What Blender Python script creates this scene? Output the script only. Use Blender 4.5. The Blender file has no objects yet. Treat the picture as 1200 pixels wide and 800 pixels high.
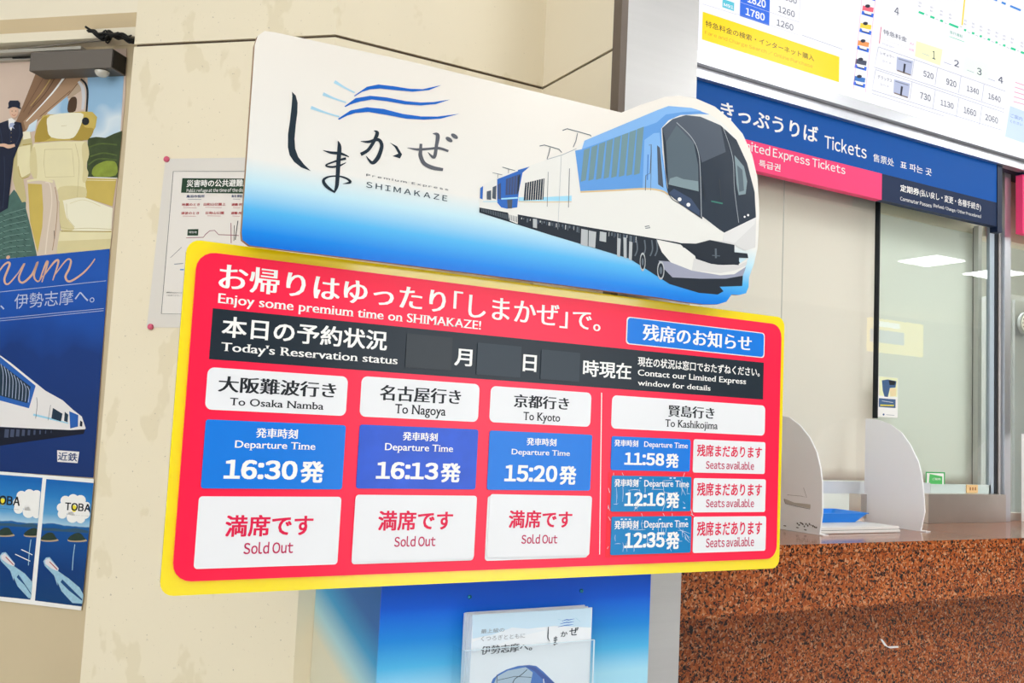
import bpy, bmesh, math, random
from mathutils import Vector, Matrix

# ------------------------------------------------------------------ camera
SC = bpy.context.scene
COL = SC.collection
FPX, YAW, PITCH, ROLL = 1100.98, .511013, .0873036, .0474809
EYE = Vector((0, 0, 1.30))
fw = Vector((math.sin(YAW)*math.cos(PITCH), math.cos(YAW)*math.cos(PITCH), math.sin(PITCH)))
r0 = Vector((math.cos(YAW), -math.sin(YAW), 0)); u0 = r0.cross(fw)
RT = r0*math.cos(ROLL)+u0*math.sin(ROLL); UP = u0*math.cos(ROLL)-r0*math.sin(ROLL)
cam = bpy.data.cameras.new('camera'); co = bpy.data.objects.new('camera', cam); COL.objects.link(co)
cam.sensor_width = 36; cam.lens = FPX/1200*36; cam.clip_start = .02
M = Matrix((RT, UP, -fw)).transposed().to_4x4(); M.translation = EYE; co.matrix_world = M
SC.camera = co
# ------------------------------------------------------------------ light
W = bpy.data.worlds.new('world'); SC.world = W; W.use_nodes = True
W.node_tree.nodes['Background'].inputs[0].default_value = (.97, .985, 1, 1)
W.node_tree.nodes['Background'].inputs[1].default_value = 3.0
SC.view_settings.view_transform = 'Standard'; SC.view_settings.look = 'None'
SC.view_settings.gamma = 1; SC.view_settings.use_curve_mapping = False
SC.view_settings.exposure = 0.0
LAMP = 19.0
# ------------------------------------------------------------------ helpers
def lin(h):
    if not isinstance(h, str): return tuple(h)+(1,)
    return tuple((c/12.92 if c <= .04045 else ((c+.055)/1.055)**2.4) for c in (int(h[i:i+2], 16)/255 for i in (0, 2, 4)))+(1,)
MATS = {}
def mat(key, col, rough=.5, metal=0, spec=.3, emit=0, bump=0, bscale=60, vary=0, vscale=8, coat=0, coat_ior=1.5, stretch=None):
    if key in MATS: return MATS[key]
    assert col, key
    m = bpy.data.materials.new(key); m.use_nodes = True; MATS[key] = m
    nt = m.node_tree; N = nt.nodes; L = nt.links; b = N['Principled BSDF']
    c = lin(col)
    b.inputs['Base Color'].default_value = c; b.inputs['Roughness'].default_value = rough
    b.inputs['Metallic'].default_value = metal; b.inputs['Specular IOR Level'].default_value = spec
    if coat: b.inputs['Coat Weight'].default_value = coat; b.inputs['Coat Roughness'].default_value = .08; b.inputs['Coat IOR'].default_value = coat_ior
    if emit:
        b.inputs['Emission Color'].default_value = c; b.inputs['Emission Strength'].default_value = emit
        b.inputs['Base Color'].default_value = tuple(x*.1 for x in c[:3])+(1,)
    if vary or bump:
        tc = N.new('ShaderNodeTexCoord'); mp = N.new('ShaderNodeMapping'); L.new(tc.outputs['Object'], mp.inputs[0])
        if stretch: mp.inputs['Scale'].default_value = stretch
    if vary:
        n = N.new('ShaderNodeTexNoise'); n.inputs['Scale'].default_value = vscale; n.inputs['Detail'].default_value = 5
        L.new(mp.outputs[0], n.inputs[0])
        mx = N.new('ShaderNodeMix'); mx.data_type = 'RGBA'; mx.inputs['A'].default_value = tuple(x*(1-vary) for x in c[:3])+(1,)
        mx.inputs['B'].default_value = tuple(min(1, x*(1+vary)) for x in c[:3])+(1,)
        L.new(n.outputs[0], mx.inputs['Factor']); L.new(mx.outputs['Result'], b.inputs['Base Color'])
    if bump:
        n2 = N.new('ShaderNodeTexNoise'); n2.inputs['Scale'].default_value = bscale; L.new(mp.outputs[0], n2.inputs[0])
        bp = N.new('ShaderNodeBump'); bp.inputs['Strength'].default_value = bump; bp.inputs['Distance'].default_value = .002
        L.new(n2.outputs[0], bp.inputs['Height']); L.new(bp.outputs[0], b.inputs['Normal'])
    return m
def grad_mat(key, axis, a0, a1, stops, rough=.25, noise=0, skew=None, nscale=3):
    """vertical print gradient in world position (objects never rotate)."""
    m = mat(key, 'ffffff', rough); nt = m.node_tree; N = nt.nodes; L = nt.links
    g = N.new('ShaderNodeNewGeometry'); s = N.new('ShaderNodeSeparateXYZ'); L.new(g.outputs['Position'], s.inputs[0])
    src = s.outputs[axis]
    if skew:
        ma = N.new('ShaderNodeMath'); ma.operation = 'MULTIPLY_ADD'; ma.inputs[1].default_value = skew[1]
        L.new(s.outputs[skew[0]], ma.inputs[0]); L.new(src, ma.inputs[2]); src = ma.outputs[0]
    if noise:
        n = N.new('ShaderNodeTexNoise'); n.inputs['Scale'].default_value = nscale; L.new(g.outputs['Position'], n.inputs[0])
        mb = N.new('ShaderNodeMath'); mb.operation = 'MULTIPLY_ADD'; mb.inputs[1].default_value = noise
        L.new(n.outputs[0], mb.inputs[0]); L.new(src, mb.inputs[2]); src = mb.outputs[0]
    mr = N.new('ShaderNodeMapRange'); mr.inputs[1].default_value = a0; mr.inputs[2].default_value = a1; L.new(src, mr.inputs[0])
    r = N.new('ShaderNodeValToRGB'); L.new(mr.outputs[0], r.inputs[0]); e = r.color_ramp.elements
    e[0].position = stops[0][0]; e[0].color = lin(stops[0][1]); e[1].position = stops[-1][0]; e[1].color = lin(stops[-1][1])
    for p, c in stops[1:-1]: x = e.new(p); x.color = lin(c)
    L.new(r.outputs[0], N['Principled BSDF'].inputs['Base Color'])
    return m
def ray(x, y): return (x-600)/FPX*RT-(y-400)/FPX*UP+fw
def T(ox, oy, s): return lambda *p: (ox+p[0]/s, oy+p[1]/s)

class Frame:
    """a flat plane in the place; uv() reads where a picture point meets it"""
    def __init__(f, o, u, n): f.o = Vector(o); f.u = Vector(u).normalized(); f.n = Vector(n).normalized(); f.v = Vector((0, 0, 1)) if abs(f.n.z) < .01 else f.n.cross(f.u)
    def uv(f, p):
        r = ray(*p); k = (f.o-EYE).dot(f.n)/r.dot(f.n); q = EYE+r*k-f.o
        return (q.dot(f.u), q.dot(f.v))
    def w(f, u, v, h=0): return f.o+f.u*u+f.v*v+f.n*h
    def tilt(f, a):
        g = Frame(f.o, f.u, f.n); g.u, g.v = f.u*math.cos(a)+f.v*math.sin(a), f.v*math.cos(a)-f.u*math.sin(a); return g
    def shift(f, h, at=None):
        g = Frame(f.o+f.n*h, f.u, f.n); g.u = f.u.copy(); g.v = f.v.copy()
        if at: g.o = g.w(*g.uv(at))
        return g
def XP(Y): return Frame((0, Y, 0), (1, 0, 0), (0, -1, 0))
LA = -.736
LD = Vector((math.cos(LA), math.sin(LA), 0)); LN = Vector((math.sin(LA), -math.cos(LA), 0))
CORN = Vector((.653, 2.08, 0))
def LP(off): return Frame(CORN+LN*off, LD, LN)

def crom(pts, k=6, closed=False):
    n = len(pts); out = []
    rng = range(n) if closed else range(n-1)
    g = (lambda i: pts[i % n]) if closed else (lambda i: pts[max(0, min(n-1, i))])
    for i in rng:
        a, b, c, d = g(i-1), g(i), g(i+1), g(i+2)
        for j in range(k):
            t = j/k
            out.append(tuple(.5*((2*b[q])+(c[q]-a[q])*t+(2*a[q]-5*b[q]+4*c[q]-d[q])*t*t+(3*b[q]-a[q]-3*c[q]+d[q])*t**3) for q in range(len(b))))
    if not closed: out.append(tuple(pts[-1]))
    return out
def rrect(u0, v0, u1, v1, r, k=5):
    if u0 > u1: u0, u1 = u1, u0
    if v0 > v1: v0, v1 = v1, v0
    r = min(r, (u1-u0)/2, (v1-v0)/2)
    if r <= 0: return [(u0, v0), (u1, v0), (u1, v1), (u0, v1)]
    o = []
    for cx, cy, a in ((u1-r, v0+r, -90), (u1-r, v1-r, 0), (u0+r, v1-r, 90), (u0+r, v0+r, 180)):
        for i in range(k+1): t = math.radians(a+90*i/k); o.append((cx+r*math.cos(t), cy+r*math.sin(t)))
    return o
_tc = {}
def text_mesh(body, bold, serif):
    key = (body, bold, serif)
    if key in _tc: return _tc[key]
    c = bpy.data.curves.new('text', 'FONT'); c.body = body; c.resolution_u = 3; c.offset = bold
    o = bpy.data.objects.new('text', c); COL.objects.link(o)
    dg = bpy.context.evaluated_depsgraph_get(); m = bpy.data.meshes.new_from_object(o.evaluated_get(dg))
    V = [(v.co.x, v.co.y) for v in m.vertices]; P = [tuple(p.vertices) for p in m.polygons]
    lat = all(ord(ch) < 128 for ch in body)
    extra = []
    if serif and lat:      # slab ends on the stems of a roman serif face
        cnt = {}
        for p in P:
            for i in range(len(p)):
                e = tuple(sorted((p[i], p[(i+1) % len(p)]))); cnt[e] = cnt.get(e, 0)+1
        for (a, b), k in cnt.items():
            if k > 1: continue
            (x0, y0), (x1, y1) = V[a], V[b]
            if x0 > x1: x0, x1 = x1, x0
            w = x1-x0
            if abs(y0-y1) < .006 and .045 < w < .2:
                y = (y0+y1)/2
                for lv, sg in ((0, 1), (.546, -1), (.682, -1), (.727, -1), (.756, -1), (-.2, 1)):
                    if abs(y-lv) < .03+abs(bold): extra.append((x0-.05, x1+.05, y, y+sg*.045)); break
    bpy.data.objects.remove(o); bpy.data.curves.remove(c); bpy.data.meshes.remove(m)
    _tc[key] = (V, P, extra); return _tc[key]

_sm = {}
def sans_mesh(body):
    """roman sans text set letter by letter from the wide forms of the alphabet, closely spaced"""
    if body in _sm: return _sm[body]
    V = []; P = []; x = 0
    for ch in body:
        if ch == ' ': x += .22; continue
        v, p, _ = text_mesh(chr(ord(ch)+0xFEE0), 0., 0)
        if not v: continue
        x0 = min(q[0] for q in v); x1 = max(q[0] for q in v); g = .055 if ch in 'ijltfrTI1:!/' else .07
        b = len(V); V += [(q[0]-x0+x+g, q[1]) for q in v]; P += [tuple(i+b for i in f) for f in p]; x += x1-x0+2*g-.02
    _sm[body] = (V, P, []); return _sm[body]

class Art:
    """collects flat print / thin slabs on a frame, one mesh with material slots"""
    def __init__(s, fr, h=0.): s.f = fr; s.h = h; s.V = []; s.F = []; s.M = []; s.mats = []
    def mi(s, m):
        if m not in s.mats: s.mats.append(m)
        return s.mats.index(m)
    def add(s, uv, faces, m, h):
        b = len(s.V); s.V += [s.f.w(u, v, s.h+h) for u, v in uv]
        k = s.mi(m)
        for f in faces: s.F.append(tuple(b+i for i in f)); s.M.append(k)
    def polyuv(s, uv, m, h=0.):
        a = sum(uv[i][0]*uv[(i+1) % len(uv)][1]-uv[(i+1) % len(uv)][0]*uv[i][1] for i in range(len(uv)))
        if a < 0: uv = uv[::-1]
        s.add(uv, [tuple(range(len(uv)))], m, h)
    def poly(s, px, m, h=0., smooth=0): 
        if smooth: px = crom(px, smooth, True)
        s.polyuv([s.f.uv(p) for p in px], m, h)
    def rect(s, tl, br, m, h=0., r=0, k=5):
        a, b = s.f.uv(tl), s.f.uv(br); s.polyuv(rrect(a[0], b[1], b[0], a[1], r, k), m, h)
    def slabuv(s, uv, m, h0, h1):
        a = sum(uv[i][0]*uv[(i+1) % len(uv)][1]-uv[(i+1) % len(uv)][0]*uv[i][1] for i in range(len(uv)))
        if a < 0: uv = uv[::-1]
        n = len(uv); b = len(s.V); k = s.mi(m)
        s.V += [s.f.w(u, v, s.h+h1) for u, v in uv]+[s.f.w(u, v, s.h+h0) for u, v in uv]
        s.F += [tuple(range(b, b+n)), tuple(range(b+2*n-1, b+n-1, -1))]+[(b+i, b+n+i, b+n+(i+1) % n, b+(i+1) % n) for i in range(n)]
        s.M += [k]*(n+2)
    def slab(s, tl, br, m, h0, h1, r=0):
        a, b = s.f.uv(tl), s.f.uv(br); s.slabuv(rrect(a[0], b[1], b[0], a[1], r), m, h0, h1)
    def stroke(s, px, w, m, h=0., smooth=5):
        """w: width in picture pixels, a number or one per point"""
        if not hasattr(w, '__len__'): w = [w]*len(px)
        q = [tuple(p)+(ww,) for p, ww in zip(px, w)]
        if smooth and len(q) > 2: q = crom(q, smooth)
        L, R = [], []
        for i, (x, y, ww) in enumerate(q):
            a = q[max(0, i-1)]; b = q[min(len(q)-1, i+1)]; dx, dy = b[0]-a[0], b[1]-a[1]; d = math.hypot(dx, dy) or 1
            nx, ny = -dy/d*ww/2, dx/d*ww/2; L.append(s.f.uv((x+nx, y+ny))); R.append(s.f.uv((x-nx, y-ny)))
        n = len(q); s.add(L+R, [(i, i+1, n+i+1, n+i) for i in range(n-1)], m, h)
    def ell(s, c, rx, ry, m, h=0., k=20, rot=0.):
        s.poly([(c[0]+rx*math.cos(t)*math.cos(rot)-ry*math.sin(t)*math.sin(rot), c[1]+rx*math.cos(t)*math.sin(rot)+ry*math.sin(t)*math.cos(rot)) for t in (i*2*math.pi/k for i in range(k))], m, h)
    def text(s, body, tl, br, m, h=0., bold=.0, serif=0, italic=0.):
        a, b = s.f.uv(tl), s.f.uv(br); s.textuv(body, a[0], a[1], b[0], b[1], m, h, bold, serif, italic)
    def textuv(s, body, ua, va, ub, vb, m, h=0., bold=.0, serif=0, italic=0.):
        lat = all(ord(ch) < 128 for ch in body)
        V, P, ex = text_mesh(body, bold, serif) if lat and serif else sans_mesh(body) if lat else text_mesh(body, 0., 0)
        if not V: return
        V = list(V); P = list(P)
        for x0, x1, y0, y1 in ex:
            b = len(V); V += [(x0, y0), (x1, y0), (x1, y1), (x0, y1)]; P.append((b, b+1, b+2, b+3))
        x0 = min(v[0] for v in V); x1 = max(v[0] for v in V); y0 = min(v[1] for v in V); y1 = max(v[1] for v in V)
        sh = [(0, 0)]
        if serif: t = serif*(.02 if lat else .032); sh = [(-t, 0), (0, 0), (t, 0)]
        if bold > .003 and not serif: t = bold*1.05; sh = [(-t, -t*.7), (t, -t*.7), (-t, t*.7), (t, t*.7), (0, 0)]
        ex_ = max(q[0] for q in sh); ey = max(q[1] for q in sh)
        sx = (ub-ua)/(x1-x0+2*ex_); sy = (va-vb)/(y1-y0+2*ey)
        for j, (dx, dy) in enumerate(sh):
            s.add([(ua+(x-x0+dx+ex_+italic*(y-y0))*sx, vb+(y-y0+dy+ey)*sy) for x, y in V], P, m, h+j*.00003)
    def build(s, name, parent=None):
        me = bpy.data.meshes.new(name); o = bpy.data.objects.new(name, me)
        org = Vector((0, 0, 0)); p = parent
        while p is not None: org += p.location; p = p.parent
        if parent is None: org = Vector([min(v[i] for v in s.V) for i in range(3)])
        me.from_pydata([tuple(v-org) for v in s.V], [], s.F); me.update()
        for m in s.mats: me.materials.append(m)
        me.polygons.foreach_set('material_index', s.M)
        COL.objects.link(o)
        if parent is None: o.location = org
        else: o.parent = parent
        return o
def tag(o, label, cat, group=None):
    o['label'] = label; o['category'] = cat
    if group: o['group'] = group
    return o
def structure(o): o['kind'] = 'structure'; return o
def thing(name, loc, label, cat, group=None):
    o = bpy.data.objects.new(name, None); COL.objects.link(o); o.location = loc; o.empty_display_size = .05
    return tag(o, label, cat, group) if label else o
def meshobj(name, V, F, m, parent=None, bevel=0, smooth=False):
    me = bpy.data.meshes.new(name)
    org = Vector((0, 0, 0))
    p = parent
    while p is not None: org += p.location; p = p.parent
    if parent is None: org = Vector([min(v[i] for v in V) for i in range(3)])
    me.from_pydata([tuple(Vector(v)-org) for v in V], [], F); me.update()
    bm = bmesh.new(); bm.from_mesh(me); bmesh.ops.recalc_face_normals(bm, faces=bm.faces)
    if bevel: bmesh.ops.bevel(bm, geom=bm.edges, offset=bevel, segments=2, affect='EDGES', profile=.7)
    if smooth:
        for f in bm.faces: f.smooth = True
    bm.to_mesh(me); bm.free()
    for q in (m if isinstance(m, (list, tuple)) else [m]): me.materials.append(q)
    o = bpy.data.objects.new(name, me); COL.objects.link(o)
    if parent is None: o.location = org
    else: o.parent = parent
    return o
def box(name, lo, hi, m, parent=None, bevel=0):
    x0, y0, z0 = lo; x1, y1, z1 = hi
    V = [(x, y, z) for x in (x0, x1) for y in (y0, y1) for z in (z0, z1)]
    return meshobj(name, V, [(0, 1, 3, 2), (4, 6, 7, 5), (0, 4, 5, 1), (2, 3, 7, 6), (0, 2, 6, 4), (1, 5, 7, 3)], m, parent, bevel)
def prism(name, pts, z0, z1, m, parent=None, bevel=0):
    n = len(pts)
    V = [(x, y, z0) for x, y in pts]+[(x, y, z1) for x, y in pts]
    return meshobj(name, V, [tuple(range(n))[::-1], tuple(range(n, 2*n))]+[(i, (i+1) % n, n+(i+1) % n, n+i) for i in range(n)], m, parent, bevel)
def fbox(name, fr, u0, u1, v0, v1, h0, h1, m, parent=None, bevel=0):
    V = [tuple(fr.w(u, v, h)) for u in (u0, u1) for v in (v0, v1) for h in (h0, h1)]
    return meshobj(name, V, [(0, 1, 3, 2), (4, 6, 7, 5), (0, 4, 5, 1), (2, 3, 7, 6), (0, 2, 6, 4), (1, 5, 7, 3)], m, parent, bevel)
def tube(name, pts, r, m, parent=None, k=8):
    pts = [Vector(p) for p in pts]; V = []; F = []; n = len(pts)
    rr = r if hasattr(r, '__len__') else [r]*n
    ref = Vector((.31, .17, .93))
    for i, p in enumerate(pts):
        t = (pts[min(i+1, n-1)]-pts[max(i-1, 0)]).normalized(); a = t.cross(ref).normalized(); b = t.cross(a)
        V += [tuple(p+(a*math.cos(q)+b*math.sin(q))*rr[i]) for q in (j*2*math.pi/k for j in range(k))]
    for i in range(n-1):
        F += [(i*k+j, i*k+(j+1) % k, (i+1)*k+(j+1) % k, (i+1)*k+j) for j in range(k)]
    F += [tuple(range(k))[::-1], tuple(range((n-1)*k, n*k))]
    return meshobj(name, V, F, m, parent, smooth=True)
def wz(p, Y): r = ray(*p); return EYE+r*(Y/r.y)          # picture point on the plane y = Y
def wx(p, X): r = ray(*p); return EYE+r*(X/r.x)
def wh(p, Z): r = ray(*p); return EYE+r*((Z-EYE.z)/r.z)

# ------------------------------------------------------------------ materials
WHITE = mat('print_white', 'f4f2ee', .3); INK = mat('print_black', '1c2026', .35)
def wall_mat(key, base, patch, seed, rough=.45):
    m = mat(key, base, rough, vary=.03, vscale=2.5); nt = m.node_tree; N = nt.nodes; L = nt.links; b = N['Principled BSDF']
    src = b.inputs['Base Color'].links[0].from_socket
    tc = N.new('ShaderNodeTexCoord'); mp = N.new('ShaderNodeMapping'); mp.inputs['Location'].default_value = (seed, seed*2, 0); mp.inputs['Scale'].default_value = (1.3, 1.3, .8)
    L.new(tc.outputs['Object'], mp.inputs[0])
    n = N.new('ShaderNodeTexNoise'); n.inputs['Scale'].default_value = 9; n.inputs['Detail'].default_value = 3; L.new(mp.outputs[0], n.inputs[0])
    r = N.new('ShaderNodeValToRGB'); e = r.color_ramp.elements; e[0].position = .60; e[0].color = (0, 0, 0, 1); e[1].position = .63; e[1].color = (.8, .8, .8, 1)
    L.new(n.outputs[0], r.inputs[0])
    n3 = N.new('ShaderNodeTexNoise'); n3.inputs['Scale'].default_value = 160; L.new(tc.outputs['Object'], n3.inputs[0])
    r3 = N.new('ShaderNodeValToRGB'); r3.color_ramp.elements[0].position = .70; r3.color_ramp.elements[0].color = (0, 0, 0, 1); r3.color_ramp.elements[1].position = .78; r3.color_ramp.elements[1].color = (.6, .6, .6, 1)
    L.new(n3.outputs[0], r3.inputs[0])
    mx = N.new('ShaderNodeMix'); mx.data_type = 'RGBA'; L.new(r.outputs[0], mx.inputs['Factor']); L.new(src, mx.inputs['A']); mx.inputs['B'].default_value = lin(patch)
    m2 = N.new('ShaderNodeMix'); m2.data_type = 'RGBA'; L.new(r3.outputs[0], m2.inputs['Factor']); L.new(mx.outputs['Result'], m2.inputs['A']); m2.inputs['B'].default_value = lin('8d7f68')
    L.new(m2.outputs['Result'], b.inputs['Base Color'])
    return m
CREAM = wall_mat('cream_painted_steel', 'efe3c8', 'e6d9ba', 1.3)
CREAM_PLAIN = mat('cream_panel', 'efe4cc', .4, vary=.03, vscale=3)
TAN = mat('tan_paint', 'd9c39c', .5, vary=.05, vscale=6); TANWALL = mat('tan_wall', 'cfbd9b', .55, vary=.05, vscale=4, bump=.1)
SEAM = mat('dark_seam', '5a4c3c', .7); DARKGAP = mat('dark_gap', '1c1a18', .8)
STEEL = mat('brushed_steel', 'bcbab8', .35, metal=.7, vary=.06, vscale=4, bump=.12, bscale=30, stretch=(1, 1, 14))
STEELD = mat('aged_steel', 'c8c1ba', .38, metal=.9, vary=.15, vscale=7, bump=.15, bscale=50)
ALU = mat('satin_aluminium', 'd0d1d6', .3, metal=.85)
NAVY = mat('navy_enamel', '16233f', .35)
def granite():
    m = mat('red_granite', 'a8552f', .12); nt = m.node_tree; N = nt.nodes; L = nt.links; b = N['Principled BSDF']
    tc = N.new('ShaderNodeTexCoord')
    nz = N.new('ShaderNodeTexNoise'); nz.inputs['Scale'].default_value = 60; L.new(tc.outputs['Object'], nz.inputs[0])
    ad = N.new('ShaderNodeVectorMath'); ad.operation = 'MULTIPLY_ADD'; ad.inputs[1].default_value = (.02, .02, .02)
    L.new(nz.outputs['Color'], ad.inputs[0]); L.new(tc.outputs['Object'], ad.inputs[2])
    v = N.new('ShaderNodeTexVoronoi'); v.inputs['Scale'].default_value = 200; L.new(ad.outputs[0], v.inputs[0])
    s = N.new('ShaderNodeSeparateColor'); L.new(v.outputs['Color'], s.inputs[0])
    r = N.new('ShaderNodeValToRGB'); r.color_ramp.interpolation = 'CONSTANT'; L.new(s.outputs[0], r.inputs[0]); e = r.color_ramp.elements
    e[0].position = 0; e[0].color = lin('2c201b'); e[1].position = .3; e[1].color = lin('a24f26')
    for p, c in ((.2, '6a3c28'), (.48, 'be6632'), (.68, 'cc804c'), (.8, 'a85226'), (.93, 'd49a6e')): x = e.new(p); x.color = lin(c)
    n = N.new('ShaderNodeTexNoise'); n.inputs['Scale'].default_value = 7; L.new(tc.outputs['Object'], n.inputs[0])
    mx = N.new('ShaderNodeMix'); mx.data_type = 'RGBA'; mx.blend_type = 'MULTIPLY'; mx.inputs['Factor'].default_value = .35
    L.new(r.outputs[0], mx.inputs['A']); L.new(n.outputs[0], mx.inputs['B']); L.new(mx.outputs['Result'], b.inputs['Base Color'])
    return m
GRAN = granite()
def glass(key, tint, f0=.1):
    m = bpy.data.materials.new(key); m.use_nodes = True; nt = m.node_tree; N = nt.nodes; L = nt.links; N.remove(N['Principled BSDF'])
    t = N.new('ShaderNodeBsdfTransparent'); t.inputs[0].default_value = lin(tint)
    g = N.new('ShaderNodeBsdfGlossy'); g.inputs['Roughness'].default_value = .01
    fr = N.new('ShaderNodeFresnel'); fr.inputs[0].default_value = 1.6
    ge = N.new('ShaderNodeNewGeometry'); iv = N.new('ShaderNodeMath'); iv.operation = 'SUBTRACT'; iv.inputs[0].default_value = 1; L.new(ge.outputs['Backfacing'], iv.inputs[1])
    mu = N.new('ShaderNodeMath'); mu.operation = 'MULTIPLY'; L.new(fr.outputs[0], mu.inputs[0]); L.new(iv.outputs[0], mu.inputs[1])
    mx = N.new('ShaderNodeMixShader'); L.new(mu.outputs[0], mx.inputs[0]); L.new(t.outputs[0], mx.inputs[1]); L.new(g.outputs[0], mx.inputs[2])
    L.new(mx.outputs[0], N['Material Output'].inputs[0]); return m
GLASS = glass('window_glass', 'fafdfa'); ACR = glass('clear_acrylic', 'fcfeff')

# ------------------------------------------------------------------ the setting
FZ, CZ = 0.0, 3.20
FLOORM = mat('station_floor', 'c2c2c0', .4, vary=.06, vscale=5)
structure(box('floor', (-4, -5.2, -.1), (17, 6, 0), FLOORM))
CEILM = mat('ceiling_white', 'e9e7e0', .7)
structure(box('ceiling', (-4, -5.2, CZ), (17, 6, CZ+.1), CEILM))
BACKM = mat('far_wall_paint', '8c8c8a', .6, vary=.04)
wb = structure(box('wall_back', (6.3, -5.2, 0), (17, -5.05, CZ), BACKM))
box('wall_section', (-4, -5.2, 0), (2.9, -5.05, CZ), BACKM, wb)
box('wall_section', (2.9, -5.2, 2.9), (6.3, -5.05, CZ), BACKM, wb)
structure(box('wall_side', (16.9, -5.05, 0), (17, 6, CZ), BACKM))
structure(box('wall_far_side', (-4, .6, 0), (-3.9, 6, CZ), BACKM))  # unseen wall, cut short so the open side lets light in
# ceiling lamps (two seen mirrored in glass; the rest unseen, added to light the place)
LAMPM = mat('lamp_diffuser', (.95, .98, 1), .5, emit=LAMP); LFR = mat('lamp_frame', 'dedede', .4)
def ceiling_lamp(x, y, sx, sy, label):
    t = thing('ceiling_lamp', (x, y, CZ-.03), label, 'lamp', 'ceiling lamps of the concourse')
    V = []
    box('frame', (x-sx/2-.02, y-sy/2-.02, CZ-.02), (x+sx/2+.02, y+sy/2+.02, CZ), LFR, t)
    box('diffuser', (x-sx/2, y-sy/2, CZ-.03), (x+sx/2, y+sy/2, CZ-.0201), LAMPM, t)
for i, (x, y) in enumerate(((8.42, -1.78), (9.5, -1.8), (-1.4, -1.2), (.6, -1.2), (2.6, -1.2), (4.6, -1.2), (-1.4, .6), (1.6, .5), (3.4, .6), (5.2, .6), (7., .6), (3.4, -.3), (5.2, -.3), (-.4, -3), (6.6, -3), (-2.8, .8), (-2.8, -1.4))):
    ceiling_lamp(x, y, .45, .45, ('square white ceiling lamp whose reflection is the left one in the right window pane', 'square white ceiling lamp whose reflection crosses the right edge strip of the pane')[i] if i < 2 else 'square white ceiling lamp behind the viewer, unseen, added to light the concourse')

YC, YP, YS, YG, YK = 2.08, 1.733, 1.69, 2.235, 1.804
YW = 2.19                                     # face of the sill below the glass
fC, fP, fG = XP(YC), XP(YP), XP(YG)
f0 = LP(0)
ULE = -.533                                   # left edge of the canted face
# canted pillar of cream panels (two courses with a dark joint)
PXL, PXR = 1.2225, .838*YP                      # projecting pillar, left and right faces
zs = EYE.z+.886
wm = structure(thing('wall_middle', CORN, None, None))
pl = [tuple((CORN+LD*ULE)[:2]), tuple(CORN[:2]), (PXL, YC), (PXL, 2.6), tuple((CORN+LD*ULE-LN*.5)[:2])]
def offs(p, k): return p
for z0, z1, nm in ((0, zs-.004, 'panel'), (zs+.003, CZ, 'panel')):
    o = meshobj(nm, *((lambda q: ([(x, y, z0) for x, y in q]+[(x, y, z1) for x, y in q], [tuple(range(5))[::-1], tuple(range(5, 10))]+[(i, (i+1) % 5, 5+(i+1) % 5, 5+i) for i in range(5)]))(pl)), CREAM, wm, bevel=0)
q5 = [tuple((CORN+LD*(ULE+.004)-LN*.006)[:2]), tuple((CORN-LN*.006)[:2]), (PXL, YC+.006), (PXL, 2.55), tuple((CORN+LD*(ULE+.004)-LN*.45)[:2])]
prism('joint', q5, zs-.01, zs+.01, SEAM, wm)
# projecting pillar: cream side cladding + dark trim + brushed steel front
pil = structure(thing('pillar', (PXL, YP, 0), None, None))
TR = .017
box('side_panel', (PXL, YP+.004, 0), (PXL+.03, YC+.5, zs-.004), CREAM_PLAIN, pil)
box('side_panel', (PXL, YP+.004, zs+.003), (PXL+.03, YC+.5, CZ), CREAM_PLAIN, pil)
box('joint', (PXL+.006, YP+.006, zs-.01), (PXL+.02, YC+.4, zs+.01), SEAM, pil)
box('corner_trim', (PXL-.0015, YP-.002, 0), (PXL+TR, YP+.03, CZ), mat('bronze_trim', '6e6258', .5), pil)
box('steel_face', (PXL+TR, YP, 0), (PXR, YP+.6, CZ), STEEL, pil)

# left recess: header, poster wall
RD = .06
fL = LP(-RD)
wl = structure(thing('wall_left', CORN+LD*ULE, None, None))
fbox('back_panel', LP(-RD), -3.2, ULE, 0, CZ, -.05, 0, TANWALL, wl)
ZH = EYE.z+.983; 
fbox('header_beam', f0, -3.2, ULE, ZH-.012, CZ, -RD, 0, CREAM_PLAIN, wl)
V0 = -RD
# sloping soffit strips under the header
def lprof(name, prof, m):
    V = []; n = len(prof)
    for u in (-3.2, ULE): V += [tuple(f0.w(u, EYE.z+z, h)) for h, z in prof]
    meshobj(name, V, [tuple(range(n)), tuple(range(n, 2*n))[::-1]]+[(i, (i+1) % n, n+(i+1) % n, n+i) for i in range(n)], m, wl)
lprof('soffit', [(0, .971), (-.015, .940), (-RD, .940), (-RD, .971)], TAN)
lprof('lower_strip', [(-.014, .940), (-.016, .917), (-RD, .914), (-RD, .940)], CREAM_PLAIN)
box_m = mat('lamp_box_grey', '6d665f', .55, metal=.2)
tube_m = mat('black_cable', '141414', .5)
# light rail under the header
rail = tag(fbox('light_rail', f0, -2.2, -.70, EYE.z+.892, EYE.z+.900, -.055, -.02, mat('grey_rail', 'b8b4aa', .4, metal=.5)), 'thin grey metal rail above the train seat poster', 'rail')
tag(fbox('light_rail', f0, -2.2, -.66, EYE.z+.882, EYE.z+.888, -.058, -.045, mat('grey_rail', 'b8b4aa')), 'second thin rail, lower one, directly on the seat poster top', 'rail')

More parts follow.
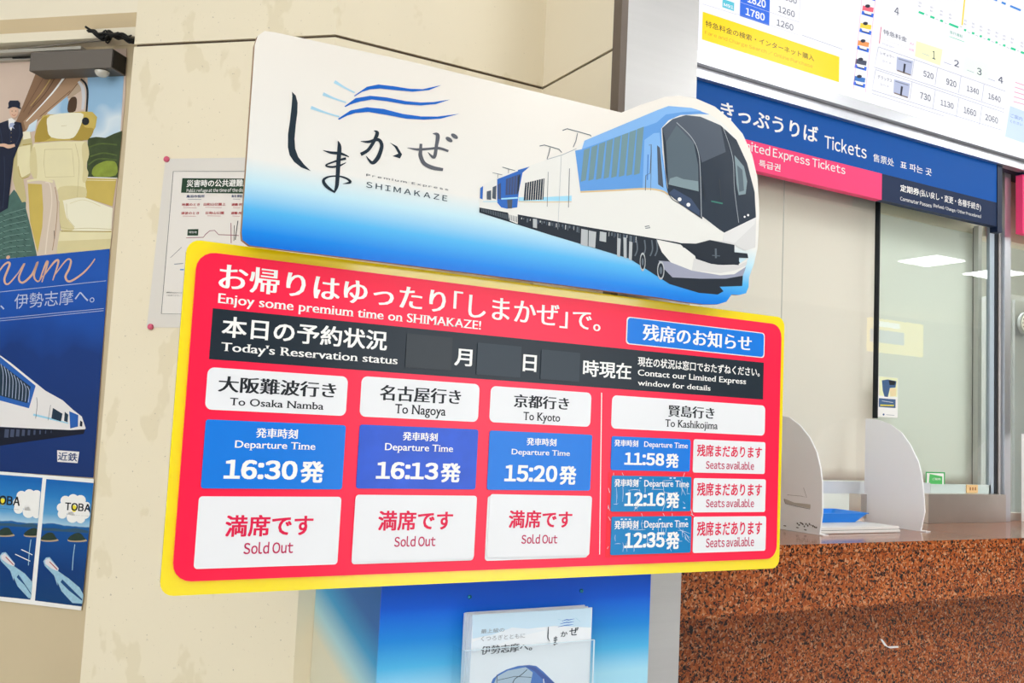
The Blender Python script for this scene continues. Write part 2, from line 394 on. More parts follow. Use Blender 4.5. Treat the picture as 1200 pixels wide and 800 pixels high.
# grey lamp box over the seat poster, with its clear dome and cable
t = thing('lamp_box', f0.w(-.7, EYE.z+.83, -.03), 'long dark grey lamp box above the train seat poster', 'lamp box')
fbox('housing', f0, -.829, -.593, EYE.z+.832, EYE.z+.881, -.058, 0, box_m, t, .0015)
fbox('end_cap', f0, -.5935, -.591, EYE.z+.835, EYE.z+.878, -.054, -.004, mat('end_cap_black', '211d1a', .6), t)
ud, vd = f0.uv((101, 84)); P0 = f0.w(ud+.03, EYE.z+.834, -.02)
V = []; F = []
for i in range(6):
    a = i/5*math.pi/2
    for j in range(14): b = j*2*math.pi/14; V.append(tuple(P0+Vector((.018*math.cos(a)*math.cos(b), .018*math.cos(a)*math.sin(b), -.014*math.sin(a)-.004))))
F = [(i*14+j, i*14+(j+1) % 14, (i+1)*14+(j+1) % 14, (i+1)*14+j) for i in range(5) for j in range(14)]
meshobj('lens_dome', V, F, mat('lens_clear', 'c9c4b8', .12, spec=.8), t, smooth=True)
cb = lambda *pts: [f0.w(*(lambda q: (q[0], q[1]))(f0.uv((x, y))), h) for x, y, h in pts]
t = thing('cable_bundle', f0.w(-.62, EYE.z+.90, -.02), 'tangle of black cables under the cream header beam', 'cable')
for k in range(8):
    pts_ = [(x, y+random.Random(k*7+j).uniform(-3, 3), -.02+.005*k) for j, (x, y) in enumerate(((105, 37), (114, 40), (120, 44), (127, 39), (134, 43), (141, 41), (149, 45), (157, 46)))]
    tube('cable', cb(*crom(pts_, 4)), .0022+.0008*(k % 3), tube_m, t)
tube('cable', cb((0, 53, -.03), (40, 49, -.03), (90, 43, -.03), (118, 41, -.03)), .0025, mat('dusty_cable', '8a8378', .5), t)
tube('cable', cb((0, 60, -.045), (60, 58, -.045), (100, 55, -.045), (108, 53, -.045)), .0025, tube_m, t)

# ---- seat poster (photo part + blue part)
fS = fL.shift(.002)
t = thing('seat_poster', fS.w(-.6, EYE.z-.17, 0), 'tall poster with cream train seat, uniformed attendant and blue train half', 'poster')
a = Art(fS)
PINKC = mat('print_ceiling', 'd6bfae', .35, vary=.08, vscale=9)
a.slabuv([a.f.uv(p) for p in ((-60, 62), (148.3, 57), (147, 110), (129.5, 292), (110, 560), (-60, 548))], PINKC, -.0015, 0)
A = T(0, 90, 3.636)
def P(tf, *pts): return [tf(*p) for p in pts]
BR = mat('print_brown', '8b6a50', .4); BR2 = mat('print_tan', 'b08e70', .4)
a.poly(P(A, (170, -60), (400, -60), (300, 80), (210, 150), (70, 260), (60, 210), (90, 140)), BR, .0002)
a.poly(P(A, (290, 0), (375, -40), (360, 0), (290, 90), (110, 225), (100, 190), (200, 95)), BR2, .0003)
a.stroke(P(A, (272, 5), (235, 55), (205, 90), (150, 150), (112, 190)), [2.4, 2, 1.6, 1.2, 1], WHITE, .0004)
a.stroke(P(A, (215, 10), (175, 70), (130, 125)), [1.5, 1.2, .8], mat('print_gold', 'b89a62', .4), .0004)
a.stroke(P(A, (235, 5), (190, 75), (140, 130)), [.8, .7, .5], mat('print_dkbrown', '4f3827', .4), .0004)
SKY = grad_mat('print_sky', 2, EYE.z+.42, EYE.z+.86, [(0, 'cfe0ec'), (.35, 'eef3f4'), (.5, 'b4d2e8'), (.62, 'eef3f4'), (.75, 'a2c6e2'), (.9, 'dce8f0'), (1, '98bfde')], .35, noise=.25, nscale=8)
a.poly(P(A, (372, -40), (531, -50), (502, 430), (372, 430), (376, 100)), SKY, .0005)
a.poly(P(A, (200, 155), (290, 80), (295, 160), (215, 160)), SKY, .0005)
a.poly(P(A, (110, 240), (125, 205), (160, 180), (150, 230)), SKY, .0005)
a.stroke(P(A, (345, 10), (365, 30), (374, 70), (368, 160)), [2, 2.5, 2.5, 2], INK, .0007)
a.stroke(P(A, (335, 20), (352, 45), (357, 90), (352, 140)), [3, 4, 4, 3], mat('print_silver', 'd4d3d6', .35), .0006)
a.poly(P(A, (290, 150), (293, 105), (312, 85), (328, 95), (322, 145)), mat('print_dkbrown', '4f3827', .4), .0007, 3)
HEDGE = mat('print_hedge', '3c4a2a', .4, vary=.6, vscale=40)
a.poly(P(A, (375, 262), (410, 256), (450, 260), (485, 243), (521, 230), (502, 432), (370, 430)), HEDGE, .0007)
a.poly(P(A, (400, 385), (440, 362), (470, 358), (496, 368), (494, 420), (400, 424)), mat('print_hedge_light', '8a9a3a', .4, vary=.4, vscale=50), .0008, 3)
CRM = mat('print_seat_cream', 'e9dfb4', .4, vary=.06, vscale=20); CRL = mat('print_seat_light', 'f2ecd2', .4); YEL = mat('print_seat_yellow', 'cdb45c', .4, vary=.1, vscale=20)
CRD = mat('print_seat_shade', 'c9bb86', .4)
a.poly(P(A, (0, 560), (60, 480), (115, 540), (160, 765), (165, 790), (-200, 815), (-200, 560)), mat('print_carpet', '4a6a62', .5, vary=.45, vscale=45), .0005)
a.poly(P(A, (60, 300), (75, 250), (130, 235), (140, 290), (130, 420), (100, 435), (115, 530), (95, 535), (70, 490), (55, 440)), CRD, .0007)
a.poly(P(A, (75, 300), (130, 290), (130, 410), (90, 432), (75, 380)), CRM, .00075)
a.poly(P(A, (365, 432), (497, 436), (480, 552), (365, 515)), YEL, .0009)
a.poly(P(A, (145, 285), (250, 275), (370, 275), (381, 330), (368, 380), (378, 410), (365, 450), (370, 510), (330, 522), (255, 530), (150, 440), (130, 400), (130, 330)), CRM, .001)
a.stroke(P(A, (192, 310), (308, 308), (312, 345), (318, 425), (195, 428), (188, 370), (192, 310)), .5, CRD, .0011, 0)
a.stroke(P(A, (322, 285), (338, 360), (335, 440), (330, 515)), .5, CRD, .0011)
a.poly(P(A, (185, 165), (350, 148), (395, 150), (415, 172), (408, 215), (375, 270), (260, 272), (148, 280), (160, 210)), YEL, .0011)
a.poly(P(A, (215, 165), (345, 154), (352, 185), (330, 240), (300, 264), (220, 258), (203, 215)), CRL, .0012, 3)
a.ell(A(366, 190), 4.3, 4.6, INK, .0013)
a.stroke(P(A, (262, 210), (285, 208)), .4, CRD, .0013)
a.poly(P(A, (250, 655), (478, 655), (470, 738), (243, 757)), CRM, .0012)
a.poly(P(A, (255, 530), (330, 515), (365, 515), (482, 560), (476, 655), (400, 662), (260, 652)), CRL, .0013)
a.stroke(P(A, (260, 640), (300, 648), (380, 645), (478, 650)), .6, CRD, .0014)
a.stroke(P(A, (285, 540), (290, 600), (320, 640)), .4, CRD, .0014)
a.poly(P(A, (116, 442), (150, 435), (232, 440), (250, 500), (257, 650), (240, 760), (160, 765), (135, 650), (112, 560)), mat('print_armrest', 'd8c6b2', .4), .0014)
a.poly(P(A, (120, 455), (180, 458), (186, 560), (182, 640), (162, 750), (130, 620)), YEL, .0015)
a.stroke(P(A, (118, 445), (170, 438), (228, 448)), 2.6, CRM, .0016)
SH2 = mat('print_seat_soft', 'dccf9c', .4, vary=.05, vscale=30); YD = mat('print_seat_olive', 'b0953f', .4); CP = mat('print_carpet_light', '7d9a90', .5); BRD = mat('print_brown_deep', '6a4d38', .4)
for q in (((130, 330), (150, 300), (160, 380), (158, 430), (150, 440), (130, 400)), ((352, 290), (370, 278), (381, 330), (368, 380), (378, 410), (365, 450), (352, 440), (356, 380), (350, 330)), ((255, 470), (360, 470), (366, 512), (330, 520), (255, 528))): a.poly(P(A, *q), SH2, .00105, 4)
a.poly(P(A, (165, 200), (200, 168), (204, 220), (216, 262), (150, 276)), YD, .00115, 3); a.poly(P(A, (352, 185), (362, 215), (400, 222), (375, 268), (300, 268), (330, 240)), YD, .00113, 3)
a.poly(P(A, (255, 536), (270, 530), (285, 600), (320, 648), (262, 650)), SH2, .00135, 3); a.poly(P(A, (250, 700), (474, 690), (470, 738), (243, 757)), SH2, .00125)
a.stroke(P(A, (300, 540), (345, 525), (380, 530), (430, 552)), .5, SH2, .00137); a.stroke(P(A, (262, 658), (476, 660)), 1.0, YD, .00137)
a.stroke(P(A, (372, 440), (494, 442)), .8, CRM, .00095, 0); a.stroke(P(A, (368, 428), (500, 432)), 1.0, WHITE, .00095, 0)
a.stroke(P(A, (195, 450), (215, 460), (222, 540), (205, 660), (195, 755)), 1.3, mat('print_armrest_light', 'e8d9c8', .4), .00145); a.stroke(P(A, (236, 470), (246, 540), (240, 640), (225, 740)), .9, BR2, .00145)
a.stroke(P(A, (232, 655), (234, 690)), .6, INK, .00146, 0)
for k in range(9):
    y = 575+k*24; a.stroke(P(A, (-10, y+26), (40, y+6), (108+k*4, y-14+k*2)), .55, CP, .0006)
    for j in range(4): a.stroke(P(A, (10+j*30, y+14-j*6), (22+j*30, y+20-j*6)), .8, BR if 0 else mat('print_carpet_dark', '2c4a46', .5), .00065, 0)
for q in (((205, 20), (120, 160)), ((185, 5), (100, 150)), ((300, 60), (170, 170)), ((330, 30), (285, 85))): a.stroke(P(A, *q), .7, BRD, .00035, 0)
a.poly(P(A, (285, 90), (375, -20), (366, 0), (345, 60), (300, 92)), mat('print_pillar_beige', 'bba48c', .4), .00055)
a.poly(P(A, (98, 235), (128, 232), (132, 262), (100, 268)), CRL, .0008); a.stroke(P(A, (98, 290), (134, 286)), .8, YD, .0008, 0); a.stroke(P(A, (78, 380), (92, 430), (125, 425)), .7, YD, .0008)
for q in (((380, 300), (430, 285), (500, 290)), ((385, 340), (440, 325), (500, 335)), ((378, 375), (420, 350), (498, 355))): a.stroke(P(A, *q), 1.6, mat('print_hedge_mid', '56682f', .4, vary=.5, vscale=60), .00075)
NV = mat('print_uniform', '1b2238', .4); SKIN = mat('print_skin', 'e0b79c', .4)
a.poly(P(A, (-60, 240), (-20, 205), (35, 186), (92, 196), (101, 250), (80, 300), (60, 350), (45, 470), (35, 560), (0, 580), (-60, 560)), NV, .0018)
a.ell(A(62, 150), 5.2, 7.2, SKIN, .002); a.poly(P(A, (38, 112), (45, 102), (80, 102), (88, 114), (86, 135), (62, 128), (40, 136)), NV, .0022)
a.stroke(P(A, (36, 134), (62, 127), (92, 136)), 1.6, NV, .0023); a.stroke(P(A, (54, 162), (62, 166), (70, 162)), .6, mat('print_lips', 'b05048', .4), .0023)
NVL = mat('print_uniform_light', '343d58', .4)
a.stroke(P(A, (0, 215), (8, 250), (12, 285)), .6, NVL, .0019); a.stroke(P(A, (84, 205), (86, 250), (70, 288)), .6, NVL, .0019); a.stroke(P(A, (45, 225), (46, 285)), .4, NVL, .0019, 0)
for y in (240, 258, 276): a.ell(A(50, y), .45, .45, mat('print_gold', ''), .00195, 8)
a.stroke(P(A, (20, 340), (22, 450), (14, 560)), .6, NVL, .0019); a.poly(P(A, (44, 200), (56, 196), (66, 202), (58, 212), (66, 224), (50, 214), (40, 222)), mat('print_scarf', 'aab4d4', .4), .00215)
a.ell(A(54, 147), .6, .5, INK, .0023); a.ell(A(70, 147), .6, .5, INK, .0023)
a.poly(P(A, (38, 180), (52, 176), (68, 188), (58, 205), (50, 232), (40, 215)), WHITE, .0021)
a.stroke(P(A, (0, 292), (20, 292), (40, 298), (66, 292)), [3, 4, 4.5, 3], SKIN, .0022)
a.build('printed_photo', t)
b = Art(fS, .0024)
PB = grad_mat('print_poster_blue', 2, EYE.z-.19, EYE.z+.39, [(0, '052a66'), (.3, '052f70'), (.65, '05347c'), (.8, '0c4ba6'), (1, '1454b2')], .5, noise=.12, nscale=9)
b.poly([(-60, 310), (129.4, 291.6), (110, 559.5), (-60, 548)], PB, 0)
B2 = T(0, 180, 3.636); PEACH = mat('print_peach', 'd6ae94', .35)
for st in ([(-30, 545), (20, 475), (45, 470), (22, 535), (38, 556), (80, 510)], [(80, 510), (108, 468), (84, 528), (100, 550), (140, 515), (164, 462), (148, 520), (165, 545), (185, 520)], [(170, 545), (198, 470), (206, 468), (182, 548)], [(190, 520), (235, 462), (252, 462), (228, 540)], [(238, 515), (285, 455), (305, 456), (298, 490), (282, 525), (300, 545), (350, 515), (385, 480), (408, 448)]):
    n = len(st); b.stroke([B2(*q) for q in st], [1.2+1.3*math.sin(math.pi*i/(n-1)) for i in range(n)], PEACH, .0003, 6)
b.ell(B2(38, 442), 2.5, 2, PEACH, .0003, rot=-.6)
PL = mat('print_pale_line', 'b9c3dd', .35)
b.stroke([B2(0, 590), B2(455, 542)], .6, PL, .0003, 0); b.stroke([B2(0, 703), B2(445, 660)], .6, PL, .0003, 0); b.stroke([B2(0, 713), B2(444, 669)], .6, PL, .0003, 0)
bt = Art(fS.tilt(.09), .0027)
bt.text('、伊勢志摩へ。', B2(5, 604), B2(405, 635), PL, 0, -.006)
B = T(0, 380, 4.446); TRW = mat('print_train_white', 'eae6e4', .35); TRB = mat('print_train_blue', '2a62b4', .35); TRK = mat('print_train_black', '12182a', .35); CY = mat('print_cyan', '9ed4ea', .35)
b.poly(P(B, (-250, 60), (0, 158), (60, 200), (190, 305), (240, 345), (330, 395), (385, 445), (430, 480), (450, 540), (440, 556), (370, 552), (-250, 520)), TRW, .0003)
b.poly(P(B, (-250, 520), (0, 535), (370, 550), (448, 546), (440, 570), (0, 632), (-250, 680)), TRK, .0004)
for k in range(9): b.rect(B(30+k*30, 545+k*1), B(48+k*28, 590-k*3), mat('print_chassis', '46506a', .4), .0005)
b.poly(P(B, (-250, 70), (0, 165), (190, 320), (155, 437), (0, 395), (-250, 355)), TRB, .0004)
b.poly(P(B, (-250, 110), (0, 200), (165, 325), (145, 410), (0, 370), (-250, 330)), mat('print_glass', '24384a', .3), .0005)
for k in range(9): x = 15+k*17; b.stroke(P(B, (x-6, 205+k*14.5), (x+6, 260+k*11), (x+2, 370+k*4.5)), .7, PL, .0006)
b.stroke(P(B, (178, 470), (270, 492), (360, 515)), [2.4, 2, 1.2], CY, .0005)
b.stroke(P(B, (195, 380), (198, 420), (190, 490)), .5, TRK, .0006); b.stroke(P(B, (268, 420), (255, 500)), .4, TRK, .0006)
b.poly(P(B, (280, 435), (330, 465), (322, 505), (272, 490)), mat('print_glass', ''), .0006); b.poly(P(B, (342, 455), (360, 470), (356, 510), (338, 502)), mat('print_glass', ''), .0006)
b.poly(P(B, (365, 452), (412, 472), (410, 532), (370, 542)), TRB, .0006); b.poly(P(B, (422, 500), (434, 508), (432, 532), (420, 530)), TRK, .0006)
b.poly(P(B, (302, 655), (417, 663), (408, 722), (303, 715)), TRW, .0004)
b.text('近鉄', B(309, 664), B(406, 714), mat('print_navy_text', '16336e', .3), .0006, .012)
b.V += []
ob = b.build('printed_blue_half', t); bt.build('printed_lettering', t)

# ---- sheet with two sea cards
fT = fL.shift(.005)
mat('print_yellow_o', 'f2e23c', .3)
t = thing('sea_poster', fT.w(-.6, EYE.z-.5, 0), 'white-bordered sheet of two blue sea photographs with white cloud badges', 'poster')
a = Art(fT); a.slabuv([a.f.uv(p) for p in ((-60, 548), (0, 552.3), (110, 561), (95, 715), (0, 703.7), (-60, 697))], WHITE, -.001, 0); a.build('sheet', t)
C = T(0, 550, 4.706)
SEA = grad_mat('print_sea', 2, EYE.z-.49, EYE.z-.19, [(0, '0b3f72'), (.3, '0a3a78'), (.6, '0e4f96'), (.66, '1a5f9e'), (.665, 'a8cbe0'), (.74, '5b9fd0'), (.88, '2b7fc4'), (1, '1767b4')], .3, noise=.015, nscale=20)
WAKE = mat('print_wake', '9cc4d8', .4, vary=.25, vscale=150); ISL = mat('print_island', '24382c', .5, vary=.3, vscale=120); SAND = mat('print_sand', 'b8a284', .5)
for k, (dx, dy, poly_) in enumerate(((-242, -27, ((-250, 10), (0, 28), (235, 45), (168, 717), (0, 700), (-250, 674))), (0, 0, ((256, 52), (517, 74), (452, 755), (193, 722))))):
    a = Art(fT, .0004)
    a.poly(P(C, *poly_), SEA, 0)
    D = lambda x, y: C(x+dx, y+dy)
    a.poly([D(x, y) for x, y in ((236, 322), (300, 322), (350, 330), (420, 322), (488, 338), (486, 350), (400, 345), (236, 336))], mat('print_far_isle', '2f5570', .5), .0002)
    for cx, cy, w in ((275, 378, 48), (428, 380, 52)):
        a.poly([D(x, y) for x, y in ((cx-w, cy+14), (cx-w+8, cy-8), (cx-10, cy-26), (cx+18, cy-24), (cx+w-12, cy), (cx+w, cy+14), (cx, cy+20))], SAND, .0002, 3)
        a.poly([D(x, y) for x, y in ((cx-w+2, cy+8), (cx-w+8, cy-10), (cx-10, cy-30), (cx+18, cy-28), (cx+w-14, cy-4), (cx+w-8, cy+6), (cx, cy+12))], ISL, .0003, 3)
    for (x, y, r) in ((340, 210, 26), (362, 172, 28), (405, 165, 30), (445, 170, 30), (480, 195, 26), (345, 245, 26), (400, 262, 32), (445, 270, 26), (470, 245, 30), (400, 215, 40), (440, 220, 40)):
        if k and x+r > 497: r = 497-x
        a.ell(D(x, y), r/4.7, r/4.7, WHITE, .0003+.00001*(x % 7), 14)
    if k: a.ell(D(410, 215), 3, 4.2, mat('print_yellow_o', 'f2e23c', .3), .0005); a.text('TOBA', D(362, 180), D(500, 234), INK, .0006, .03)
    else: a.ell(D(258, 204), 3, 4.2, mat('print_yellow_o', ''), .0005); a.text('TOBA', D(205, 166), D(352, 228), INK, .0006, .03)
    a.text('mobility guide', D(370, 246), D(496, 258) if k else D(470, 258), INK, .0006, .01) if k else a.text('mobility guide', D(240, 238), D(348, 250), INK, .0006, .01)
    a.stroke([D(414, 412), D(405, 480), D(400, 555)], .9, WAKE, .0004)
    a.poly([D(x, y) for x, y in ((240, 505), (255, 485), (275, 482), (325, 545), (322, 560), (318, 640), (300, 585), (248, 530))], WAKE, .0004)
    a.poly([D(x, y) for x, y in ((322, 560), (380, 600), (440, 650), (462, 690), (455, 740), (400, 735), (340, 670), (310, 600))], WAKE, .0003)
    a.poly([D(x, y) for x, y in ((345, 605), (455, 715), (452, 722), (380, 665), (335, 620))], mat('print_sea_dark', '14477c', .4), .00045)
    a.poly([D(x, y) for x, y in ((250, 500), (270, 488), (325, 545), (318, 560), (285, 545), (252, 520))], mat('print_ship', 'e2dcdf', .4), .0005)
    a.stroke([D(275, 508), D(318, 552)], 1.2, mat('print_ship_red', 'b0565c', .4), .0006)
    if not k: a.stroke([C(118, 440), C(150, 455), C(180, 470)], 1, WHITE, .0004); a.stroke([C(85, 466), C(125, 485), C(168, 505)], 1, WHITE, .0004)
    # trim everything that would run past the card edge
    uL, uR = (fT.uv(C(-250, 0))[0], fT.uv(C(200, 400))[0]) if not k else (fT.uv(C(225, 400))[0], fT.uv(C(486, 400))[0])
    for i, v in enumerate(a.V):
        u = (v-fT.o).dot(fT.u); 
        if i >= len(poly_) and (u > uR or u < uL): a.V[i] = v+fT.u*((uR if u > uR else uL)-u)
    a.build('sea_card', t)

# ---- evacuation notice in a plastic sleeve, on the canted face
fE = f0.shift(.0015)
t = thing('evacuation_notice', fE.w(-.4, EYE.z+.2, 0), 'white evacuation site notice in clear sleeve behind the red board', 'notice')
a = Art(fE); E = T(170, 180, 3.81)
a.slabuv([a.f.uv(p) for p in ((194, 186), (300, 184.5), (282, 384), (172, 383.5))], mat('sleeve_grey', 'e2dcd4', .25), -.001, .0005); a.build('sleeve', t)
a = Art(fE, .0012)
a.poly([(203.5, 201), (300, 201), (286, 369), (189, 368)], mat('print_paper', 'e9e3dc', .4), 0)
a.stroke([(300, 201), (203.5, 201), (189.5, 367.5), (286, 369)], .6, INK, .0003, 0)
GRN = mat('print_dark_green', '173a22', .4); RD_ = mat('print_dark_red', 'b02a34', .4); NB = mat('print_navy_text', '')
a.poly(P(E, (168, 110), (500, 112), (500, 180), (162, 175)), GRN, .0003)
a.text('災害時の公共避難所', E(189, 118), E(470, 147), WHITE, .0005, .02)
a.text('Public refuge at the time of the disaster', E(188, 157), E(480, 175), WHITE, .0005, .01)
for (x, y, s_, m_) in ((187, 185, '鳥羽市役所', NB), (388, 184, '鳥羽 駅前', NB), (166, 222, '地震のとき', RD_), (264, 221, '日和山公園上', RD_), (388, 222, '避難 所', RD_), (163, 260, '津波のとき', RD_), (273, 259, '日和山公園', RD_), (386, 260, '避難 所', RD_)):
    w = 20*len(s_)-6 if x != 388 and x != 386 else 55
    a.text(s_, E(x, y), E(x+w*.85, y+12), m_, .0005, .02)
    a.stroke([E(x+6, y+19), E(x+w*.7, y+20)], .35, m_, .0004, 0)
a.poly(P(E, (192, 338), (240, 337), (238, 366), (190, 366)), GRN, .0003); a.text('現在地', E(198, 346), E(232, 356), WHITE, .0005)
MR = mat('print_map_red', '9a5a68', .4)
a.stroke(P(E, (185, 376), (262, 374), (272, 360), (290, 345), (312, 343), (330, 362), (385, 364), (420, 366)), .8, MR, .0004, 0)
a.stroke(P(E, (385, 310), (386, 400)), .9, MR, .0004, 0); a.stroke(P(E, (416, 300), (404, 385)), 1, INK, .0004, 0); a.stroke(P(E, (400, 320), (398, 390)), .7, INK, .0004, 0)
a.stroke(P(E, (115, 465), (165, 418)), .4, INK, .0004, 0); a.stroke(P(E, (132, 494), (172, 490)), 1, mat('print_map_grey', '8a8e98', .4), .0004, 0); a.stroke(P(E, (158, 518), (175, 518)), 1.4, mat('print_map_blue', '3a86c8', .4), .0004, 0)
a.text('避難所は右のとおり', E(97, 617), E(175, 624), INK, .0005); a.text('ご利用ください', E(97, 630), E(160, 637), INK, .0005)
a.build('printed_sheet', t)
PINK = mat('pink_pin', 'd8607c', .3)
for p, w_ in (((196.3, 187), 'upper'), ((177.5, 383), 'lower')):
    u, v = f0.uv(p); c = f0.w(u, v, .002); V = []; k = 14
    for h, r in ((0, .0072), (.004, .0072), (.006, .005), (.0062, .0015)): V += [tuple(c+f0.u*(r*math.cos(j*2*math.pi/k))+f0.v*(r*math.sin(j*2*math.pi/k))+f0.n*h) for j in range(k)]
    F = [(i*k+j, i*k+(j+1) % k, (i+1)*k+(j+1) % k, (i+1)*k+j) for i in range(3) for j in range(k)]+[tuple(range(3*k, 4*k)), tuple(range(k))[::-1]]
    tag(meshobj('pin_magnet', V, F, PINK, smooth=True), 'small pink round magnet at the %s left corner of the evacuation notice' % w_, 'magnet')

# ------------------------------------------------------------------ upper sign: train board
YU = 1.575; fU = XP(YU)
t = thing('train_sign', wz((560, 330), YU), 'white to blue cut-out signboard with white and blue train, above the red board', 'signboard')
C6 = T(550, 100, 3.2); C4 = T(700, 150, 4); C5 = T(560, 150, 5.333); CL = T(330, 90, 5.217)
outl = [(283.2, 272), (284, 281), (292.5, 287.5)] + [(550, 319.5), (775, 349)] + [(800, 353.5), (824, 356.5), (841, 356.5), (851, 353.5), (857, 345), (866, 345.5), (874, 343.5), (877, 336), (877.5, 325), (883.5, 308), (888, 287), (889.5, 250), (887.5, 209), (881, 181), (870, 157), (856, 140.6), (837.5, 125), (815.6, 115.6), (795, 112), (779, 113.5), (750, 123), (728, 132)] + [(480, 72), (322, 38), (310, 36.5), (302, 42), (298.5, 53), (296, 90), (289, 190)]
BG = grad_mat('print_board_gradient', 2, wz((560, 322), YU).z, wz((560, 108), YU).z, [(0, '0e6fd6'), (.06, '1a86e2'), (.17, '58b4ea'), (.3, 'bfe0ec'), (.42, 'e8e5df'), (1, 'e9e2d8')], .22)
a = Art(fU); a.slabuv([fU.uv(p) for p in outl], BG, 0, .0008); pn = a.build('panel', t)
a = Art(fU); a.slabuv([(u, v) for u, v in [fU.uv(p) for p in outl]], mat('board_core', '9a7a5c', .6), -.011, -.0001); a.build('core', t)
for x in (1.02, 1.33): box('standoff', (x-.012, YU+.0112, wz((600, 250), YU).z), (x+.012, (YC if x < 1.2 else YP)-.0005, wz((600, 225), YU).z), STEELD, t)
a = Art(fU, .0012)
LK = mat('print_logo_ink', '1e2c38', .25); LG = mat('print_logo_grey', '5a5c64', .25); LB = mat('print_logo_blue', '1462c0', .25); LC = mat('print_logo_pale', 'a6cfe2', .25)
a.poly(P(CL, (62, 92), (85, 115), (97, 160), (95, 220), (85, 300), (78, 380), (82, 440), (100, 490), (135, 535), (178, 577), (120, 555), (75, 520), (48, 480), (37, 430), (38, 350), (50, 270), (60, 180), (64, 120)), LK)
S = lambda pts, w, m=LK, h=.0002: a.stroke(P(CL, *pts), [x/5.217 for x in w], m, h, 6)
S([(252, 450), (300, 464), (360, 470), (410, 490)], [3, 15, 17, 5]); S([(343, 392), (352, 430), (346, 520), (340, 620), (335, 670), (322, 705)], [3, 24, 26, 24, 22, 10], LK, .00025)
S([(325, 708), (275, 672), (254, 635), (285, 612), (345, 608), (395, 622), (418, 645), (372, 655)], [10, 20, 18, 10, 9, 12, 16, 2], LK, .0003)
S([(392, 500), (340, 513), (270, 540), (300, 552), (350, 545), (392, 525)], [16, 12, 10, 12, 12, 4], LK, .00035)
S([(482, 395), (530, 398), (588, 385), (610, 415), (602, 460), (580, 505), (550, 526), (515, 485)], [3, 16, 20, 22, 24, 26, 20, 3]); S([(562, 330), (583, 345), (560, 400), (525, 450), (482, 475)], [3, 22, 20, 20, 22], LK, .00025)
a.poly(P(CL, (660, 402), (705, 425), (735, 475), (722, 500), (678, 485), (712, 470), (690, 430)), LK)
S([(768, 435), (830, 445), (900, 441), (960, 437), (1018, 455)], [3, 15, 14, 16, 14], LG); S([(922, 348), (952, 358), (945, 420), (930, 492), (893, 462)], [3, 24, 20, 20, 3], LG, .00025)
S([(850, 410), (848, 450), (848, 485), (870, 530), (920, 556), (985, 568)], [16, 20, 24, 24, 24, 18], LG, .0003)
a.ell(CL(1022, 384), 4.6, 2.4, LG, .0003, rot=.6); a.ell(CL(1055, 364), 4.6, 2.4, LG, .0003, rot=.6)
for top in (((440, 118), (520, 62), (590, 48), (680, 58), (780, 74), (860, 77), (975, 52), (900, 82), (800, 92), (700, 83), (600, 73), (540, 78), (490, 93), (446, 121)),
            ((382, 182), (450, 132), (540, 117), (640, 127), (760, 150), (850, 158), (930, 155), (1028, 140), (940, 168), (850, 176), (750, 169), (640, 150), (550, 140), (480, 152), (420, 170), (388, 186)),
            ((342, 258), (420, 206), (520, 187), (620, 197), (740, 228), (850, 243), (950, 244), (1085, 227), (970, 257), (870, 263), (760, 257), (640, 234), (530, 216), (450, 222), (400, 238), (350, 263))):
    a.poly(P(CL, *top), LB, .0003)
for p0, p1 in (((322, 30), (445, 98)), ((252, 105), (392, 158)), ((178, 188), (352, 245))): S([p0, ((p0[0]+p1[0])/2, (p0[1]+p1[1])/2+3), p1], [20, 11, 9], LC, .0001)
a.text('P r e m i u m   E x p r e s s', (429, 203.5), (525, 224.3), LG, .0002, .008); a.text('S H I M A K A Z E', (429, 212.8), (523.6, 236), mat('print_logo_teal', '3a4c58', .25), .0002, .006)
# axis-aligned boxes: the two words are one line each on the board
a.build('printed_logo', t)
# printed train
a = Art(fU, .0012)
TW = mat('print_train_body', 'e4e2dc', .22); TW2 = mat('print_train_nose', 'd4d2d0', .22); TG = mat('print_train_grey', '9a9cae', .25); TB = mat('print_sky_blue', '5f98d8', .22); TB2 = mat('print_sky_blue2', '7fb0e4', .22); TBD = mat('print_deep_blue', '2c64b8', .25)
TD = mat('print_windshield', '26313f', .2); TD2 = mat('print_windshield_grey', '4c5562', .2); TP = mat('print_pane', '6f8f96', .22); TK = mat('print_under', '141f2c', .3); GO = mat('print_gold_line', 'd8bb88', .3); DT = mat('print_chassis_detail', 'b4b8ba', .3); DT2 = mat('print_chassis_mid', '5a646e', .3)
a.poly(P(C6, (37, 452), (36, 477), (180, 522), (300, 560), (600, 650), (750, 745), (860, 778), (930, 784), (952, 772), (938, 755), (1022, 752), (1026, 690), (1000, 640), (700, 570), (420, 525), (180, 478)), TK, 0)
a.poly(P(C6, (36, 458), (38, 385), (58, 368), (100, 350), (120, 335), (215, 305), (340, 262), (395, 240), (425, 212), (700, 95), (750, 78), (830, 85), (900, 108), (960, 150), (1005, 210), (1042, 300), (1070, 400), (1074, 495), (1062, 600), (870, 600), (860, 602), (700, 575), (420, 528), (180, 484)), TW, .0002)
a.poly(P(C6, (140, 458), (180, 478), (180, 520), (150, 508)), TW, .0003)
a.poly(P(C6, (700, 578), (790, 597), (845, 640), (850, 662), (940, 674), (1005, 672), (1042, 648), (1030, 690), (980, 715), (900, 722), (830, 705), (760, 672), (720, 625)), TW, .0004)
a.poly(P(C4, (285, 622), (330, 625), (440, 668), (575, 690), (640, 685), (695, 650), (680, 692), (600, 706), (480, 706), (350, 700), (300, 650)), TG, .0005)
a.poly(P(C4, (450, 610), (440, 668), (575, 680), (640, 668), (695, 645), (700, 625), (655, 645), (540, 640)), TW2, .0006)
a.poly(P(C4, (490, 415), (590, 492), (742, 418), (738, 560), (690, 575), (640, 548), (490, 522)), TW2, .0004)
